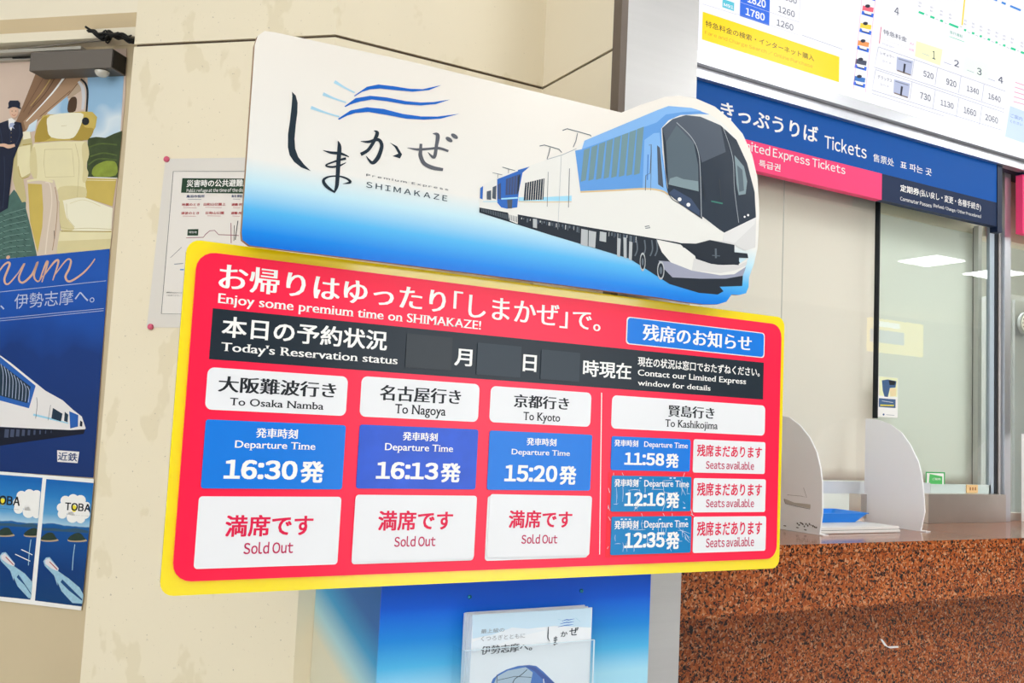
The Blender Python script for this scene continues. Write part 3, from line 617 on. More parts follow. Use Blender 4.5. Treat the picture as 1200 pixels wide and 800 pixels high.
a.poly(P(C4, (490, 415), (590, 492), (585, 530), (490, 522)), TW, .0005); a.poly(P(C4, (590, 492), (742, 418), (735, 450), (640, 540), (588, 528)), mat('print_nose_light', 'dedcda', .22), .0006)
a.poly(P(C4, (385, 540), (460, 542), (525, 525), (640, 548), (640, 582), (700, 588), (705, 610), (662, 608), (660, 643), (540, 632), (458, 610), (456, 575), (400, 560)), TK, .0008)
a.stroke(P(C4, (552, 565), (553, 610)), 2.2, DT2, .0009, 0); a.stroke(P(C4, (535, 597), (572, 600)), 1, DT2, .0009, 0)
# windshield
a.poly(P(C6, (722, 160), (760, 127), (810, 112), (865, 118), (940, 150), (1000, 205), (1040, 292), (1068, 400), (1073, 495), (955, 553), (870, 500), (800, 452), (745, 408), (732, 290)), TD, .0004)
a.poly(P(C6, (722, 160), (760, 127), (810, 112), (865, 118), (940, 150), (960, 250), (870, 290), (862, 260), (850, 220), (735, 215)), TD2, .0005)
a.poly(P(C6, (735, 215), (775, 150), (840, 218), (856, 300), (858, 398), (745, 372)), mat('print_pane_grey', '56646e', .2), .0006)
a.poly(P(C6, (750, 350), (775, 342), (800, 352), (856, 360), (858, 398), (745, 372)), mat('print_pane_light', '7f9298', .2), .0007)
a.poly(P(C6, (992, 262), (1028, 305), (1040, 360), (1034, 408), (1008, 412), (1000, 370), (996, 310)), mat('print_pane_light', ''), .0006)
a.poly(P(C6, (1002, 300), (1022, 318), (1028, 395), (1010, 400)), mat('print_pane_grey', ''), .0007)
a.rect(C6(905, 432), C6(948, 446), mat('print_green_display', '3c7f70', .2), .0007)
LS = mat('print_light_seam', 'a4abb2', .2)
a.stroke(P(C6, (775, 140), (830, 195), (856, 250), (864, 330), (868, 495)), .8, LS, .0008); a.stroke(P(C6, (950, 160), (985, 270), (992, 390), (1008, 515)), .6, LS, .0008)
a.stroke(P(C6, (868, 340), (875, 380), (882, 430)), .9, TK, .0008); a.stroke(P(C6, (935, 350), (942, 430)), .9, TK, .0008)
a.poly(P(C6, (745, 405), (765, 388), (830, 425), (862, 470), (862, 490), (800, 452)), mat('print_lamp_field', '3a4a66', .2), .0007)
for c_, r_ in (((786, 428), 2.3), ((819, 448), 2.3), ((1030, 493), 1.2), ((1043, 487), 1.3)): a.ell(C6(*c_), r_, r_, WHITE, .0009, 12)
a.stroke(P(C6, (722, 160), (732, 290), (745, 408), (800, 452), (870, 500)), .8, TK, .0009, 3)
# blue flank with window band
a.poly(P(C6, (395, 245), (420, 240), (430, 208), (700, 95), (745, 78), (830, 85), (900, 110), (860, 108), (790, 112), (745, 132), (718, 162), (722, 250), (731, 320), (743, 408), (720, 396), (660, 387), (415, 398)), TB, .0004)
a.poly(P(C6, (430, 208), (700, 95), (745, 78), (830, 85), (870, 97), (800, 100), (735, 110), (700, 140), (420, 240)), TB2, .0005)
a.poly(P(C6, (648, 385), (655, 205), (690, 180), (712, 178), (722, 290), (743, 408), (700, 393)), TB2, .00045)
for k in range(8):
    x0, x1 = 414+k*28.5, 438+k*28.8; sl = 14
    a.poly(P(C6, (x0+sl, 243-k*11.2), (x1+sl-1, 234-k*11.2), (x1-3, 356-k*3.6), (x0+2, 362-k*3.6)), TP, .0006)
a.stroke(P(C6, (415, 400), (540, 394), (660, 388), (720, 396), (744, 410)), 1.9, GO, .0006)
a.stroke(P(C6, (672, 225), (680, 222), (680, 250), (676, 330), (660, 338), (658, 395)), .9, DT2, .0007, 0); a.stroke(P(C6, (668, 260), (666, 355)), .9, TBD, .0007, 0); a.stroke(P(C6, (681, 245), (678, 395)), .4, DT2, .0007, 0)
a.poly(P(C6, (702, 225), (713, 235), (726, 385), (706, 372)), TD2, .0007)
a.stroke(P(C6, (656, 530), (672, 527), (676, 534), (658, 536)), .9, TD2, .0006, 0)
# white mid cars
for x0, y0, y1 in ((372, 312, 458), (292, 325, 455)): a.stroke(P(C6, (x0+2, y0), (x0-2, y1)), .7 if x0 > 300 else .5, DT2, .0006, 0)
a.stroke(P(C6, (343, 265), (330, 540)), .35, LS, .0006, 0)
a.poly(P(C6, (183, 420), (285, 419), (382, 414), (382, 434), (285, 434), (183, 434)), CY, .0004); a.stroke(P(C6, (183, 436), (285, 438), (382, 437)), .8, GO, .0005, 0)
a.poly(P(C6, (208, 366), (280, 349), (276, 429), (202, 432)), TD, .0005)
for k in range(8): x = 214+k*8.6; a.stroke(P(C6, (x+1.5, 364-k*2), (x-3.5, 431)), .55, TW, .0006, 0)
a.poly(P(C6, (103, 352), (180, 322), (225, 305), (198, 328), (184, 400), (178, 458), (140, 463), (118, 458), (103, 440)), TBD, .0004)
a.poly(P(C6, (136, 352), (188, 333), (180, 408), (134, 412)), mat('print_dusk_glass', '3c4c72', .25), .0005); a.poly(P(C6, (106, 372), (117, 366), (117, 428), (106, 426)), mat('print_dusk_glass', ''), .0005)
for k in range(4): a.stroke(P(C6, (146+k*10, 350-k*4), (143+k*10, 410)), .4, TBD, .0006, 0)
a.stroke(P(C6, (118, 426), (150, 424), (180, 422)), 1.8, CY, .0006, 0)
a.poly(P(C6, (140, 430), (160, 428), (158, 462), (142, 462)), TD2, .0007)
a.poly(P(C6, (180, 318), (225, 305), (200, 322), (187, 345)), TBD, .0005); a.poly(P(C6, (181, 345), (190, 330), (184, 395), (178, 412)), TD, .0006)
for q in (((64, 398), (80, 394), (80, 430), (64, 428)), ((86, 382), (100, 376), (98, 428), (84, 424)), ((40, 385), (50, 378), (48, 428), (38, 424))): a.poly(P(C6, *q), TD2 if q[0][0] > 50 else TBD, .0006)
a.stroke(P(C6, (50, 436), (105, 436)), .8, CY, .0006, 0)
# roof pantographs
for w_, q in ((1.0, ((348, 170), (365, 163), (452, 187), (455, 192))), (.9, ((404, 180), (398, 210), (388, 232))), (.9, ((262, 228), (280, 224), (335, 240), (345, 252))), (.8, ((302, 234), (295, 262), (290, 276))), (.6, ((86, 328), (122, 336))), (.5, ((106, 334), (105, 348))), (.7, ((122, 307), (170, 320))), (.6, ((146, 314), (145, 330)))):
    a.stroke(P(C6, *q), w_, DT2, .0003, 0)
a.stroke(P(C6, (290, 278), (345, 262), (400, 238)), .8, LS, .0003, 0)
# running gear
rg = random.Random(4)
for k in range(60):
    x = 195+k*8.2+rg.uniform(-3, 3); yt = 492+(x-195)*.165 if x < 700 else 578; hh = rg.uniform(8, 26)*(.6+.6*(x-195)/500); w_ = rg.uniform(2, 6)
    if 412 < x < 520 or x > 630: continue
    a.poly(P(C6, (x, yt+4), (x+w_, yt+5), (x+w_-1, yt+5+hh), (x-1, yt+4+hh)), (DT, DT2, DT2, mat('print_gear_blue', '3a4a5c', .3))[k % 4], .0004)
for q in (((418, 538), (443, 543), (442, 604), (416, 598)), ((446, 544), (474, 550), (470, 610), (445, 603)), ((488, 548), (512, 552), (511, 588), (486, 583)), ((237, 500), (252, 502), (252, 536), (237, 533)), ((553, 572), (566, 575), (563, 645), (552, 640)), ((576, 570), (588, 572), (588, 650), (577, 645)), ((598, 585), (610, 588), (607, 658), (596, 652))): a.poly(P(C6, *q), DT, .0005)
for k in range(22): x = 45+k*6.2; a.poly(P(C6, (x, 462+k*1.4), (x+2.6, 462+k*1.4), (x+2.4, 474+k*1.9), (x-.5, 473+k*1.9)), DT2, .0004)
for (cx, cy, rx, ry) in ((648, 662, 3.4, 11), (716, 694, 4.2, 11)):
    for r_, m_ in ((1, DT), (.78, TK), (.4, DT2)): a.ell(C6(cx, cy), rx*r_, ry*r_, m_, .0006+.0001*(1-r_), 18)
for x in (625, 655, 682, 700): a.stroke(P(C6, (x, 580), (x+3, 615), (x-6, 640)), 1.6, DT2, .00055)
a.build('printed_train', t)

# ------------------------------------------------------------------ lower board
YB = 1.606; fB = XP(YB)
t = thing('reservation_board', wz((560, 520), YB), 'large red seat reservation board on yellow backing panel, under the train signboard', 'signboard')
YELM = mat('yellow_sheet', 'ffe400', .2, spec=.5, coat=1, coat_ior=1.75)
REDM = mat('red_print', 'ff0a42', .28, spec=.5); BLU = mat('plate_blue', '1679dc', .25); BAND = mat('band_black', '1f2a34', .25); PLT = mat('plate_white', 'e9e9eb', .25)
def corner(a, tl, br, m, h0, h1, r): a.slab(tl, br, m, h0, h1, r)
a = Art(fB); a.slab((219.5, 279.5), (913, 665.5), YELM, -.004, 0, .022); a.build('backing', t)
a = Art(fB); a.slab((231, 294), (908.5, 654), REDM, .0001, .004, .03); a.build('red_panel', t)
H = .0042; a = Art(fB, H)
a.rect((248.8, 361.2), (892.6, 468), BAND); a.build('black_band', t)
for x, nm in ((.42, 0), (1.02, 1), (1.36, 2)):
    for z in (1.42, 1.16): box('standoff', (x-.01, YB+.0042, z), (x+.01, {0: 2.23, 1: YC-.0005, 2: YP-.0005}[nm], z+.02), STEELD, t)
a = Art(fB, H)
PR = [((243, 430), (404, 487.3), '大阪難波行き', (255.7, 440), (392.5, 466.5), 'To Osaka Namba', (269, 465.7), (377.8, 480)),
      ((423, 440.5), (558.6, 494.3), '名古屋行き', (444.5, 450.5), (538.5, 474), 'To Nagoya', (462, 473), (520.5, 490.5)),
      ((574, 452), (690, 500), '京都行き', (601, 461.5), (665, 480.5), 'To Kyoto', (612, 482.3), (654.5, 497)),
      ((716, 462.8), (894.2, 510.3), '賢島行き', (781.6, 474), (835.3, 491), 'To Kashikojima', (778, 491), (839, 505.5))]
for tl, br, ja, ta, tb, en, ea, eb in PR:
    o = Art(fB, H); o.slab(tl, br, PLT, .0001, .0008, .011); 
    o.text(ja, ta, tb, INK, .001, .008, 1.0); o.text(en, ea, eb, INK, .001, .004, .45); o.build('destination_plate', t)
def lines(fr, h, rows, parent, name='lettering'):
    for r in rows:
        q = Art(fr, h); q.text(*r); q.build(name, parent)
lines(fB, H, [
    ('お帰りはゆったり', (257, 308), (520.5, 367.5), WHITE, .0004, .0, .8), ('「しまかぜ」', (531, 341), (663.5, 385), WHITE, .0004, .0, .6), ('で。', (670, 364), (702, 388.5), WHITE, .0004, 0, .6),
    ('Enjoy some premium time on SHIMAKAZE!', (255.5, 343.5), (562, 389.5), WHITE, .0004, .0, .9),
    ('本日の予約状況', (260.5, 370), (452, 411), WHITE, .0004, .02),
    ("Today's Reservation status", (259, 400.5), (464.5, 430), WHITE, .0004, .0, .9),
    ('月', (532, 408), (551.6, 429.6), WHITE, .0004, .02), ('日', (612, 415), (627, 436), WHITE, .0004, .02), ('時現在', (682.2, 421), (738, 445), WHITE, .0004, .02),
    ('現在の状況は窓口でおたずねください。', (746.2, 417.6), (888.5, 441.5), WHITE, .0004, .016),
    ('Contact our Limited Express', (746, 432.6), (872.5, 452.2), WHITE, .0004, .004, .5), ('window for details', (746, 445), (831, 457.8), WHITE, .0004, .004, .5)], t)
L_ = Art(fB, H); L_.stroke([(703.6, 460), (701.2, 649)], 1, WHITE, .0003, 0); L_.build('divider_line', t)

def plate(name, label, cat, group, tl, br, m, texts=(), r=.006, h=.0042, th=.0016, rot=0, rim=None):
    a = Art(fB, h)
    if rot: 
        a.f = fB.shift(0, ((tl[0]+br[0])/2, (tl[1]+br[1])/2)); a.f = a.f.tilt(rot)
    if rim: a.slab(tl, br, rim, 0, th-.0003, r); k = .6; tl = (tl[0]+k*1.6, tl[1]+k*1.8); br = (br[0]-k*1.6, br[1]-k*1.8)
    a.slab(tl, br, m, 0, th, r)
    for tx in texts:
        a.text(tx[0], tx[1], tx[2], tx[3], th+.0003, *(tx[4:]))
    o = a.build(name); tag(o, label, cat, group); return o, a
# magnetic blanks on the band
BLK = mat('blank_magnet', '262f36', .18); BLK2 = mat('blank_magnet_grey', '2c3842', .22)
for tl, br, m_, wd in (((475.6, 390.6), (527, 434), BLK, 'leftmost, before the month sign'), ((558.4, 401.4), (608, 442.4), BLK2, 'middle, between the month and day signs'), ((633, 409.4), (676.8, 447.4), BLK2, 'rightmost, after the day sign')):
    plate('blank_plate', 'blank dark plate on the black band, '+wd, 'plate', 'blank plates on the black band', tl, br, m_, (), .0015)
plate('notice_plate', 'blue white-rimmed remaining seats plate at top right of the red board', 'plate', None, (733, 371), (893.6, 419.5), BLU, [('残席のお知らせ', (751.6, 379), (878.5, 412), WHITE, 0, 1.0)], .008, rim=WHITE)
BL2 = mat('plate_deep_blue', '2456cc', .18, vary=.25, vscale=18); BLT = mat('plate_teal_blue', '127fbe', .2, vary=.1, vscale=30); SCR = mat('scratch_white', 'cfe0ea', .4)
THN = .012
RDT = mat('text_red', 'e01448', .3)
TP_ = [('16:30発', (240.5, 491), (399.5, 573), BLU, (299.4, 501, 347.4, 514), (274.8, 515.6, 368, 529.5), (262.5, 537.5, 377.4, 565.4), 'blue 16:30 departure plate, leftmost, under the Osaka Namba heading'),
       ('16:13発', (420.5, 497), (555.5, 573), BL2, (470.7, 505.5, 511, 517), (450, 518.7, 529, 532), (440, 540, 537.5, 565), 'glossy deep blue 16:13 departure plate under the Nagoya heading'),
       ('15:20発', (572.5, 504), (689.7, 574.4), BLU, (615.5, 512.5, 650, 522.5), (598, 525.5, 665.7, 536), (590, 543.7, 673, 567.7), 'blue 15:20 departure plate under the Kyoto heading'),
       ('11:58発', (715.3, 510.6), (806.3, 552.3), BLU, (718, 514.5, 745.7, 523.4), (753, 516.8, 803.7, 527), (730, 529.3, 793, 548), 'small blue 11:58 departure plate, unscratched, topmost of the right column'),
       ('12:16発', (715.3, 556.7), (807, 598.5), BLT, (718, 560.6, 745.7, 570), (753, 562, 805, 572.5), (730, 576, 793.5, 594.8), 'scratched teal blue 12:16 departure plate, middle of the right column'),
       ('12:35発', (715, 604.8), (807, 646.8), BLT, (718, 609.5, 745.7, 619), (753, 609.5, 804, 619.5), (729.8, 623.3, 793.5, 642.6), 'scratched teal blue 12:35 departure plate, bottom of the right column')]
# clear worn film over the two scratched plates
fo = Art(fB, H); fo.slab((711.5, 552.6), (809, 649.5), mat('worn_film', 'f8283a', .3), 0, .0003, .002)
for k in range(14):
    r_ = random.Random(k+90); x, y = r_.choice(((711.5, r_.uniform(553, 648)), (808, r_.uniform(553, 648)), (r_.uniform(712, 808), 601), (r_.uniform(712, 808), 553.5))); fo.stroke([(x, y), (x+r_.uniform(-2, 4), y+r_.uniform(2, 8))], .5, SCR, .0005, 0)
fo.build('worn_film', t)
for i, (tx, tl, br, m_, j, d, n, lb) in enumerate(TP_):
    scr = i >= 4
    txs = [('発車時刻', j[:2], j[2:], WHITE, .0, 1.0), ('Departure Time', d[:2], d[2:], WHITE, .004, .5), (tx, n[:2], n[2:], WHITE, .032)]
    o, a = plate('departure_plate', lb, 'plate', 'blue departure time plates', tl, br, m_, (), .004 if scr else .005, h=.0046 if scr else .0042)
    bpy.data.objects.remove(o)
    for q in txs[:2]: a.text(q[0], q[1], q[2], q[3], .0019, *q[4:])
    (ua, va), (ub, vb) = fB.uv(n[:2]), fB.uv(n[2:]); w_ = ub-ua; h_ = va-vb
    a.textuv(tx[:5], ua, va-h_*.01, ua+w_*.725, vb+h_*.13, WHITE, .0019, .036); a.textuv('発', ua+w_*.755, va, ub, vb, WHITE, .0019, .03)
    if scr:
        r_ = random.Random(i)
        for k in range(30):
            x, y = r_.uniform(tl[0]+3, br[0]-4), r_.uniform(tl[1]+3, br[1]-6); ln = r_.uniform(3, 22); an = r_.choice((0, math.pi/2, r_.uniform(0, 3.1)))
            x1 = min(max(x+ln*math.cos(an), tl[0]+1), br[0]-1); y1 = min(max(y+ln*math.sin(an), tl[1]+1), br[1]-1)
            a.stroke([(x, y), ((x+x1)/2+r_.uniform(-1.2, 1.2), (y+y1)/2+r_.uniform(-1, 1)), (x1, y1)], [.2, .5, .25], SCR, .0021)
        for k in range(5): x, y = r_.uniform(tl[0]+2, br[0]-4), r_.choice((tl[1]+3, br[1]-4)); a.ell((x, y), 1.6, .8, SCR, .0021, 8)
    tag(a.build('departure_plate'), lb, 'plate', 'blue departure time plates')
SP = [((232.5, 581), (394, 660.5), (264, 602.8, 365, 626.8), (285, 634.6, 342, 647.2), 0, 'white sold out plate, largest and leftmost, under the 16:30 plate'),
      ((415.5, 579), (553, 654), (442, 597.5, 528, 620.2), (460.5, 627.5, 508, 639), -.004, 'white sold out plate under the deep blue 16:13 plate'),
      ((572.5, 578.3), (688, 650.3), (594.5, 597, 667.5, 618), (609, 625.3, 650.5, 636), -.012, 'slightly tilted white sold out plate under the 15:20 plate')]
for i, (tl, br, j, e, rot, lb) in enumerate(SP):
    if i: 
        d_ = ((0, 1.8), (-2.2, 2.2))[i-1]
        o, _ = plate('spare_plate', ('thin white edge of a plate below the sold out plate under 16:13', 'white plate peeking out left of the tilted sold out plate under 15:20')[i-1], 'plate', 'spare plates behind the sold out plates', (tl[0]+d_[0], tl[1]+d_[1]), (br[0]+d_[0]*.7, br[1]+d_[1]), PLT, (), .006)
    plate('sold_out_plate', lb, 'plate', 'white sold out plates', tl, br, PLT, [('満席です', j[:2], j[2:], RDT, .022), ('Sold Out', e[:2], e[2:], mat('text_red_thin', 'c02858', .3), .016)], .006, h=.006 if i else .0042, rot=rot)
for i, (y0, y1, a0, a1, e0, e1, wd) in enumerate(((514.3, 555, 520, 536.8, 539.3, 550.2, 'topmost, beside the 11:58 plate'), (559.8, 599.4, 564.8, 581, 584, 593.8, 'middle, beside the 12:16 plate'), (605, 644.6, 610.5, 626, 629.6, 639.3, 'bottom, beside the 12:35 plate'))):
    plate('seats_available_plate', 'small white seats available plate, '+wd, 'plate', 'white seats available plates', (811.2, y0), (894+i*.4, y1), PLT, [('残席まだあります', (815, a0), (890.5, a1), RDT, .02), ('Seats available', (825.2, e0), (881.2, e1), mat('text_red_thin', ''), .016)], .005)

# ------------------------------------------------------------------ brochure stand, holder, brochures
fSt = XP(YS); XL, XR = wz((447, 700), YS).x, wz((762, 700), YS).x
zt = EYE.z-.20
t = thing('brochure_stand', (XL, YS, 0), 'blue gradient display stand under the red board, holding the brochure box', 'stand')
GS = grad_mat('stand_front', 2, wz((600, 800), YS).z, wz((600, 682), YS).z, [(0, 'a4d8ec'), (.25, '4fb4e6'), (.5, '1a8ae0'), (.8, '0060e4'), (1, '0056de')], .5)
GB = grad_mat('stand_side', 2, wz((410, 800), 1.85).z, wz((410, 690), 1.85).z, [(0, 'dcd8c0'), (.3, 'a8d2da'), (.65, '2c96cc'), (1, '0d62ae')], .5, skew=('Y', -.28))
def grad_fix(m, y0):      # the skew is taken about the stand's own middle
    for n in m.node_tree.nodes:
        if n.type == 'MAP_RANGE': n.inputs[1].default_value -= .28*y0; n.inputs[2].default_value -= .28*y0
grad_fix(GB, 1.88)
box('carcass', (XL+.004, YS+.004, .0), (PXL-.001, YC-.001, zt-.002), mat('stand_core', 'b9b0a2', .6), t)
box('front_panel', (XL, YS, .0), (XR, YS+.004, zt), GS, t)
box('side_panel', (XL, YS+.0041, .0), (XL+.004, YC-.002, zt), GB, t)
for p in ((550, 699), (681, 692)):
    c = wz(p, YS); tube('screw', [c, c+Vector((0, -.003, 0))], .004, mat('screw_teal', '2f8ca6', .3, metal=.5), t, 10)
# holder
HF = YS-.05; l_, r_ = wz((544, 760), HF).x, wz((696, 750), HF).x; zt2 = wz((620, 756), HF).z
t = thing('brochure_holder', ((l_+r_)/2, HF, zt2-.25), 'clear acrylic holder on the blue stand front around the brochures', 'holder')
box('front_sheet', (l_, HF-.002, zt2-.25), (r_, HF, zt2), ACR, t); box('side_sheet', (l_, HF+.0001, zt2-.25), (l_+.002, YS-.0005, zt2), ACR, t); box('side_sheet', (r_-.002, HF+.0001, zt2-.25), (r_, YS-.0005, zt2), ACR, t)
box('floor_sheet', (l_+.002, HF+.0001, zt2-.25), (r_-.002, YS-.0005, zt2-.247), ACR, t)
E1 = mat('acrylic_edge', 'cfdfe8', .15)
box('rim', (l_, HF-.0025, zt2), (r_, HF+.0005, zt2+.0012), E1, t)
box('rim', (r_-.0025, HF-.003, zt2-.25), (r_+.0005, HF-.0021, zt2), E1, t)
# brochures, a stack of thin folders; the front one shows its cover
BF = HF+.006; bl, br = wz((553, 740), BF).x, wz((693, 740), BF).x; bt_ = wz((620, 716.5), BF).z; bb = zt2-.2465
PAP = mat('brochure_paper', 'e6e9ec', .4)
n = 12
for i in range(n):
    y0 = BF+i*(YS-.003-BF)/n; y1 = y0+(YS-.003-BF)/n-.0006; dz = -.0012*((i*5) % 4) if i else 0
    o = box('brochure', (bl+.0006*(i % 3 if i else 0), y0, bb), (br-.0006*((i+1) % 3 if i else 0), y1, bt_+dz), PAP)
    lab = 'front brochure in the clear holder, white cover with train and swoosh logo' if i == 0 else 'white brochure stacked behind the front one in the clear holder'
    tag(o, lab, 'brochure', 'brochures in the clear holder')
    if i == 0:
        a = Art(XP(BF), .0003); BX = T(520, 700, 6)
        a.poly([(553.5, 720.3), (692.7, 712), (692.7, 735), (650, 733), (605, 738), (553.5, 748)], mat('cover_pale_blue', 'c4dcec', .35), 0)
        a.poly([(553.5, 752), (600, 735), (640, 738), (610, 745), (553.5, 765)], mat('cover_cloud', 'dfe6ec', .35), .0001)
        a.text('最上級の', BX(262, 222), BX(425, 240), mat('cover_grey_text', '8a8e92', .4), .0004, -.01); a.text('くつろぎとともに', BX(262, 272), BX(570, 282), mat('cover_grey_text', ''), .0004, -.01)
        a.text('伊勢志摩へ。', BX(262, 342), BX(620, 370), mat('cover_dark_text', '50565c', .4), .0004, -.012, .8)
        a.stroke(P(BX, (735, 205), (732, 250), (732, 285), (745, 307)), [.8, 1.2, 1.2, .4], LK, .0004); a.text('ま', BX(772, 272), BX(797, 332), LK, .0004, .01); a.text('か', BX(822, 238), BX(868, 272), LK, .0004, .01); a.text('ぜ', BX(882, 212), BX(945, 262), LK, .0004, .01)
        for k in range(3): a.stroke(P(BX, (830-k*14, 165+k*20), (860, 155+k*19), (880, 156+k*18), (920-4*k, 148+k*20)), [.3, .9, .9, .2], LB, .0004)
        a.stroke(P(BX, (800, 150), (830, 160)), .5, LC, .0004); a.stroke(P(BX, (925, 140), (960, 170)), .5, LC, .0004)
        a.poly(P(BX, (325, 620), (345, 570), (385, 535), (440, 505), (520, 480), (600, 473), (650, 480), (700, 520), (790, 610), (1030, 830), (560, 1150), (330, 1100)), mat('cover_train_blue', '3b6fb8', .35), .0002)
        a.poly(P(BX, (345, 620), (372, 555), (450, 512), (575, 488), (625, 525), (610, 600), (615, 900), (340, 900)), mat('cover_train_glass', 'a9bccb', .35), .0003)
        a.stroke(P(BX, (372, 600), (374, 540)), .7, INK, .0004); a.stroke(P(BX, (378, 580), (500, 553), (615, 560)), .6, INK, .0004, 0); a.stroke(P(BX, (585, 505), (540, 545), (500, 570), (480, 610)), .8, INK, .0004)
        a.poly(P(BX, (560, 475), (640, 485), (790, 610), (720, 600), (640, 520)), mat('cover_train_roof', '2c4f98', .35), .0003)
        a.stroke(P(BX, (700, 570), (705, 620)), .8, WHITE, .0004, 0)
        o2 = a.build('printed_cover', o)

# ------------------------------------------------------------------ granite counter
zc = EYE.z-.28; zb = EYE.z-.452; XE = 5.2
t = thing('ticket_counter', (PXR, YK, 0), 'polished red granite ticket counter running right from the steel pillar', 'counter')
sx = [PXR+.0005, wz((1166, 660), YK).x, XE]
for i in range(2):
    e = .0012
    box('worktop_slab', (sx[i]+e*i, YK, zc-.026), (sx[i+1], YG+.25, zc), GRAN, t, .0012)
    box('fascia_slab', (sx[i]+e*i, YK+.001, zb), (sx[i+1], YK+.03, zc-.0272), GRAN, t)
    box('soffit_slab', (sx[i]+e*i, YK+.0302, zb), (sx[i+1], YK+.21, zb+.02), GRAN, t)
    box('base_slab', (sx[i]+e*i, YK+.2, 0), (sx[i+1], YK+.23, zb-.0005), GRAN, t)
yb = YK+.2
a = Art(XP(yb), .0008)
a.poly([(1031, 748), (1034, 749), (1040, 757), (1052, 756.5), (1053, 758.5), (1043, 759.5), (1036, 756)], WHITE, 0)
tag(a.build('paper_scrap'), 'tiny torn white paper scrap stuck on the granite base under the counter', 'scrap')

# ------------------------------------------------------------------ ticket window wall
YI = 2.16
Z = lambda x, y, Y=YG: wz((x, y), Y).z
X = lambda x, y, Y=YG: wz((x, y), Y).x
zsill = Z(1120, 579); zrail = Z(1120, 566); zsb = Z(1033, 234, YI); zpt = Z(1033.7, 203.4, YI); zbt = Z(1000, 145, YI)
wr = structure(thing('window_1', (PXR, YG, zc), None, None))
xm = X(1027, 400)
xp0 = X(1166, 450); xp1 = X(1184.5, 450, YG-.03)
FRW = mat('frame_pale', 'd9dde0', .35, metal=.2); FRD = mat('frame_black', '15191f', .4)
box('sill', (X(1088, 600, YW), YW, zc+.0005), (xp0, YG+.03, Z(1120, 579, YW)), STEELD, wr)
box('sill', (X(884, 600), YG+.16, zc+.0005), (X(1000, 600), YG+.18, zc+.03), FRW, wr)
box('bottom_rail', (PXR, YG-.004, zsill+.0005), (X(1089, 572), YG+.01, zrail), FRW, wr)
box('bottom_rail', (X(1089, 572)+.001, YG-.004, zsill), (xp0-.03, YG+.01, zrail-.004), mat('rail_mint', 'cfdcd6', .35), wr)
box('mullion', (xm-.003, YG-.008, Z(1027, 490)), (xm+.003, YG+.01, zsb+.02), FRD, wr)
xg = X(915, 400)
box('pane', (PXR, YG+.001, zsill), (xm-.0041, YG+.005, zsb+.02), GLASS, wr)
box('pane', (xm+.0041, YG+.001, zsill), (X(1159, 400), YG+.005, zsb+.02), GLASS, wr)
box('frame_strip', (X(1149, 400), YG+.01, zsill), (X(1153, 400), YG+.03, zsb+.02), STEEL, wr)
box('frame_strip', (X(1153.5, 400), YG+.03, zsill), (X(1158, 400), YG+.05, zsb+.02), mat('frame_grey', '5c605e', .5), wr)
box('frame_strip', (X(1158.5, 400), YG-.004, zsill-.02), (X(1164, 400), YG+.01, zsb+.02), mat('frame_bluegrey', 'b9c6cf', .35, metal=.3), wr)
box('frame_strip', (X(1164, 400), YG-.006, zsill-.02), (X(1167.4, 400), YG+.012, zsb+.02), FRD, wr)
box('frame_post', (X(1167.5, 400), YG-.01, zc+.0005), (X(1174.5, 400), YG+.03, zbt-.0), STEELD, wr)
box('frame_post', (X(1174.5, 400, YG-.02), YG-.03, zc+.0005), (X(1184.5, 400, YG-.03), YG+.04, zbt+.005), ALU, wr)
box('blind_fold_line', (xg-.0015, YG-.0008, zsill), (xg+.0015, YG+.0005, zsb+.02), mat('fold_grey', 'bcbdb6', .5), wr)  # thin grey strip on the glass standing in for the blind's vertical fold
# second window bay to the right
w2 = structure(thing('window_2', (xp1, YG, zc), None, None))
box('pane', (xp1+.002, YG+.001, zc+.03), (XE, YG+.005, zsb+.02), GLASS, w2)
box('sill', (xp1+.002, YG-.004, zc+.0005), (XE, YG+.02, zc+.03), STEELD, w2)
# cloth screens behind the glass
def screen(name, label, x0, x1, z0, z1, m, edge=None, Y=YG+.05, amp=.006, waves=9):
    V = []; F = []; nu, nv = 48, 24
    for j in range(nv+1):
        fz = j/nv
        for i in range(nu+1):
            fx = i/nu; xe = x1+(edge(fz) if edge else 0); x = x0+(xe-x0)*fx
            V.append((x, Y+amp*math.sin(fx*waves*6.28+1.1*math.sin(fz*3)), z0+(z1-z0)*fz))
    for j in range(nv):
        for i in range(nu): k = j*(nu+1)+i; F.append((k, k+1, k+nu+2, k+nu+1))
    o = meshobj(name, V, F, m, smooth=True); md = o.modifiers.new('thickness', 'SOLIDIFY'); md.thickness = .001
    return tag(o, label, 'blind')
def cloth(key, c, tr=.3):
    m = mat(key, c, .7); b = m.node_tree.nodes['Principled BSDF']; b.inputs['Emission Color'].default_value = (0, 0, 0, 1)
    nt = m.node_tree; tl = nt.nodes.new('ShaderNodeBsdfTranslucent'); tl.inputs[0].default_value = lin(c); mx = nt.nodes.new('ShaderNodeMixShader'); mx.inputs[0].default_value = tr
    nt.links.new(b.outputs[0], mx.inputs[1]); nt.links.new(tl.outputs[0], mx.inputs[2]); nt.links.new(mx.outputs[0], nt.nodes['Material Output'].inputs[0]); return m
screen('window_blind', 'smooth cream blind behind the left ticket window pane', PXR-.1, xm+.055, Z(960, 563), zsb+.06, cloth('blind_cream', 'f9f0ec', .4), amp=.0012, waves=1.5)
screen('window_blind', 'pale greenish blind with wavy right edge behind the right pane', xm+.058, X(1143, 400, YG+.06), Z(1100, 568, YG+.06), zsb+.06, cloth('blind_mint', 'eeeeea', .4), edge=lambda z: .012*math.sin(z*9+1.2)*(1-z)+(.012 if z > .8 else 0)-.02*math.exp(-(z-.04)**2/.004), Y=YG+.06, amp=.002, waves=2)
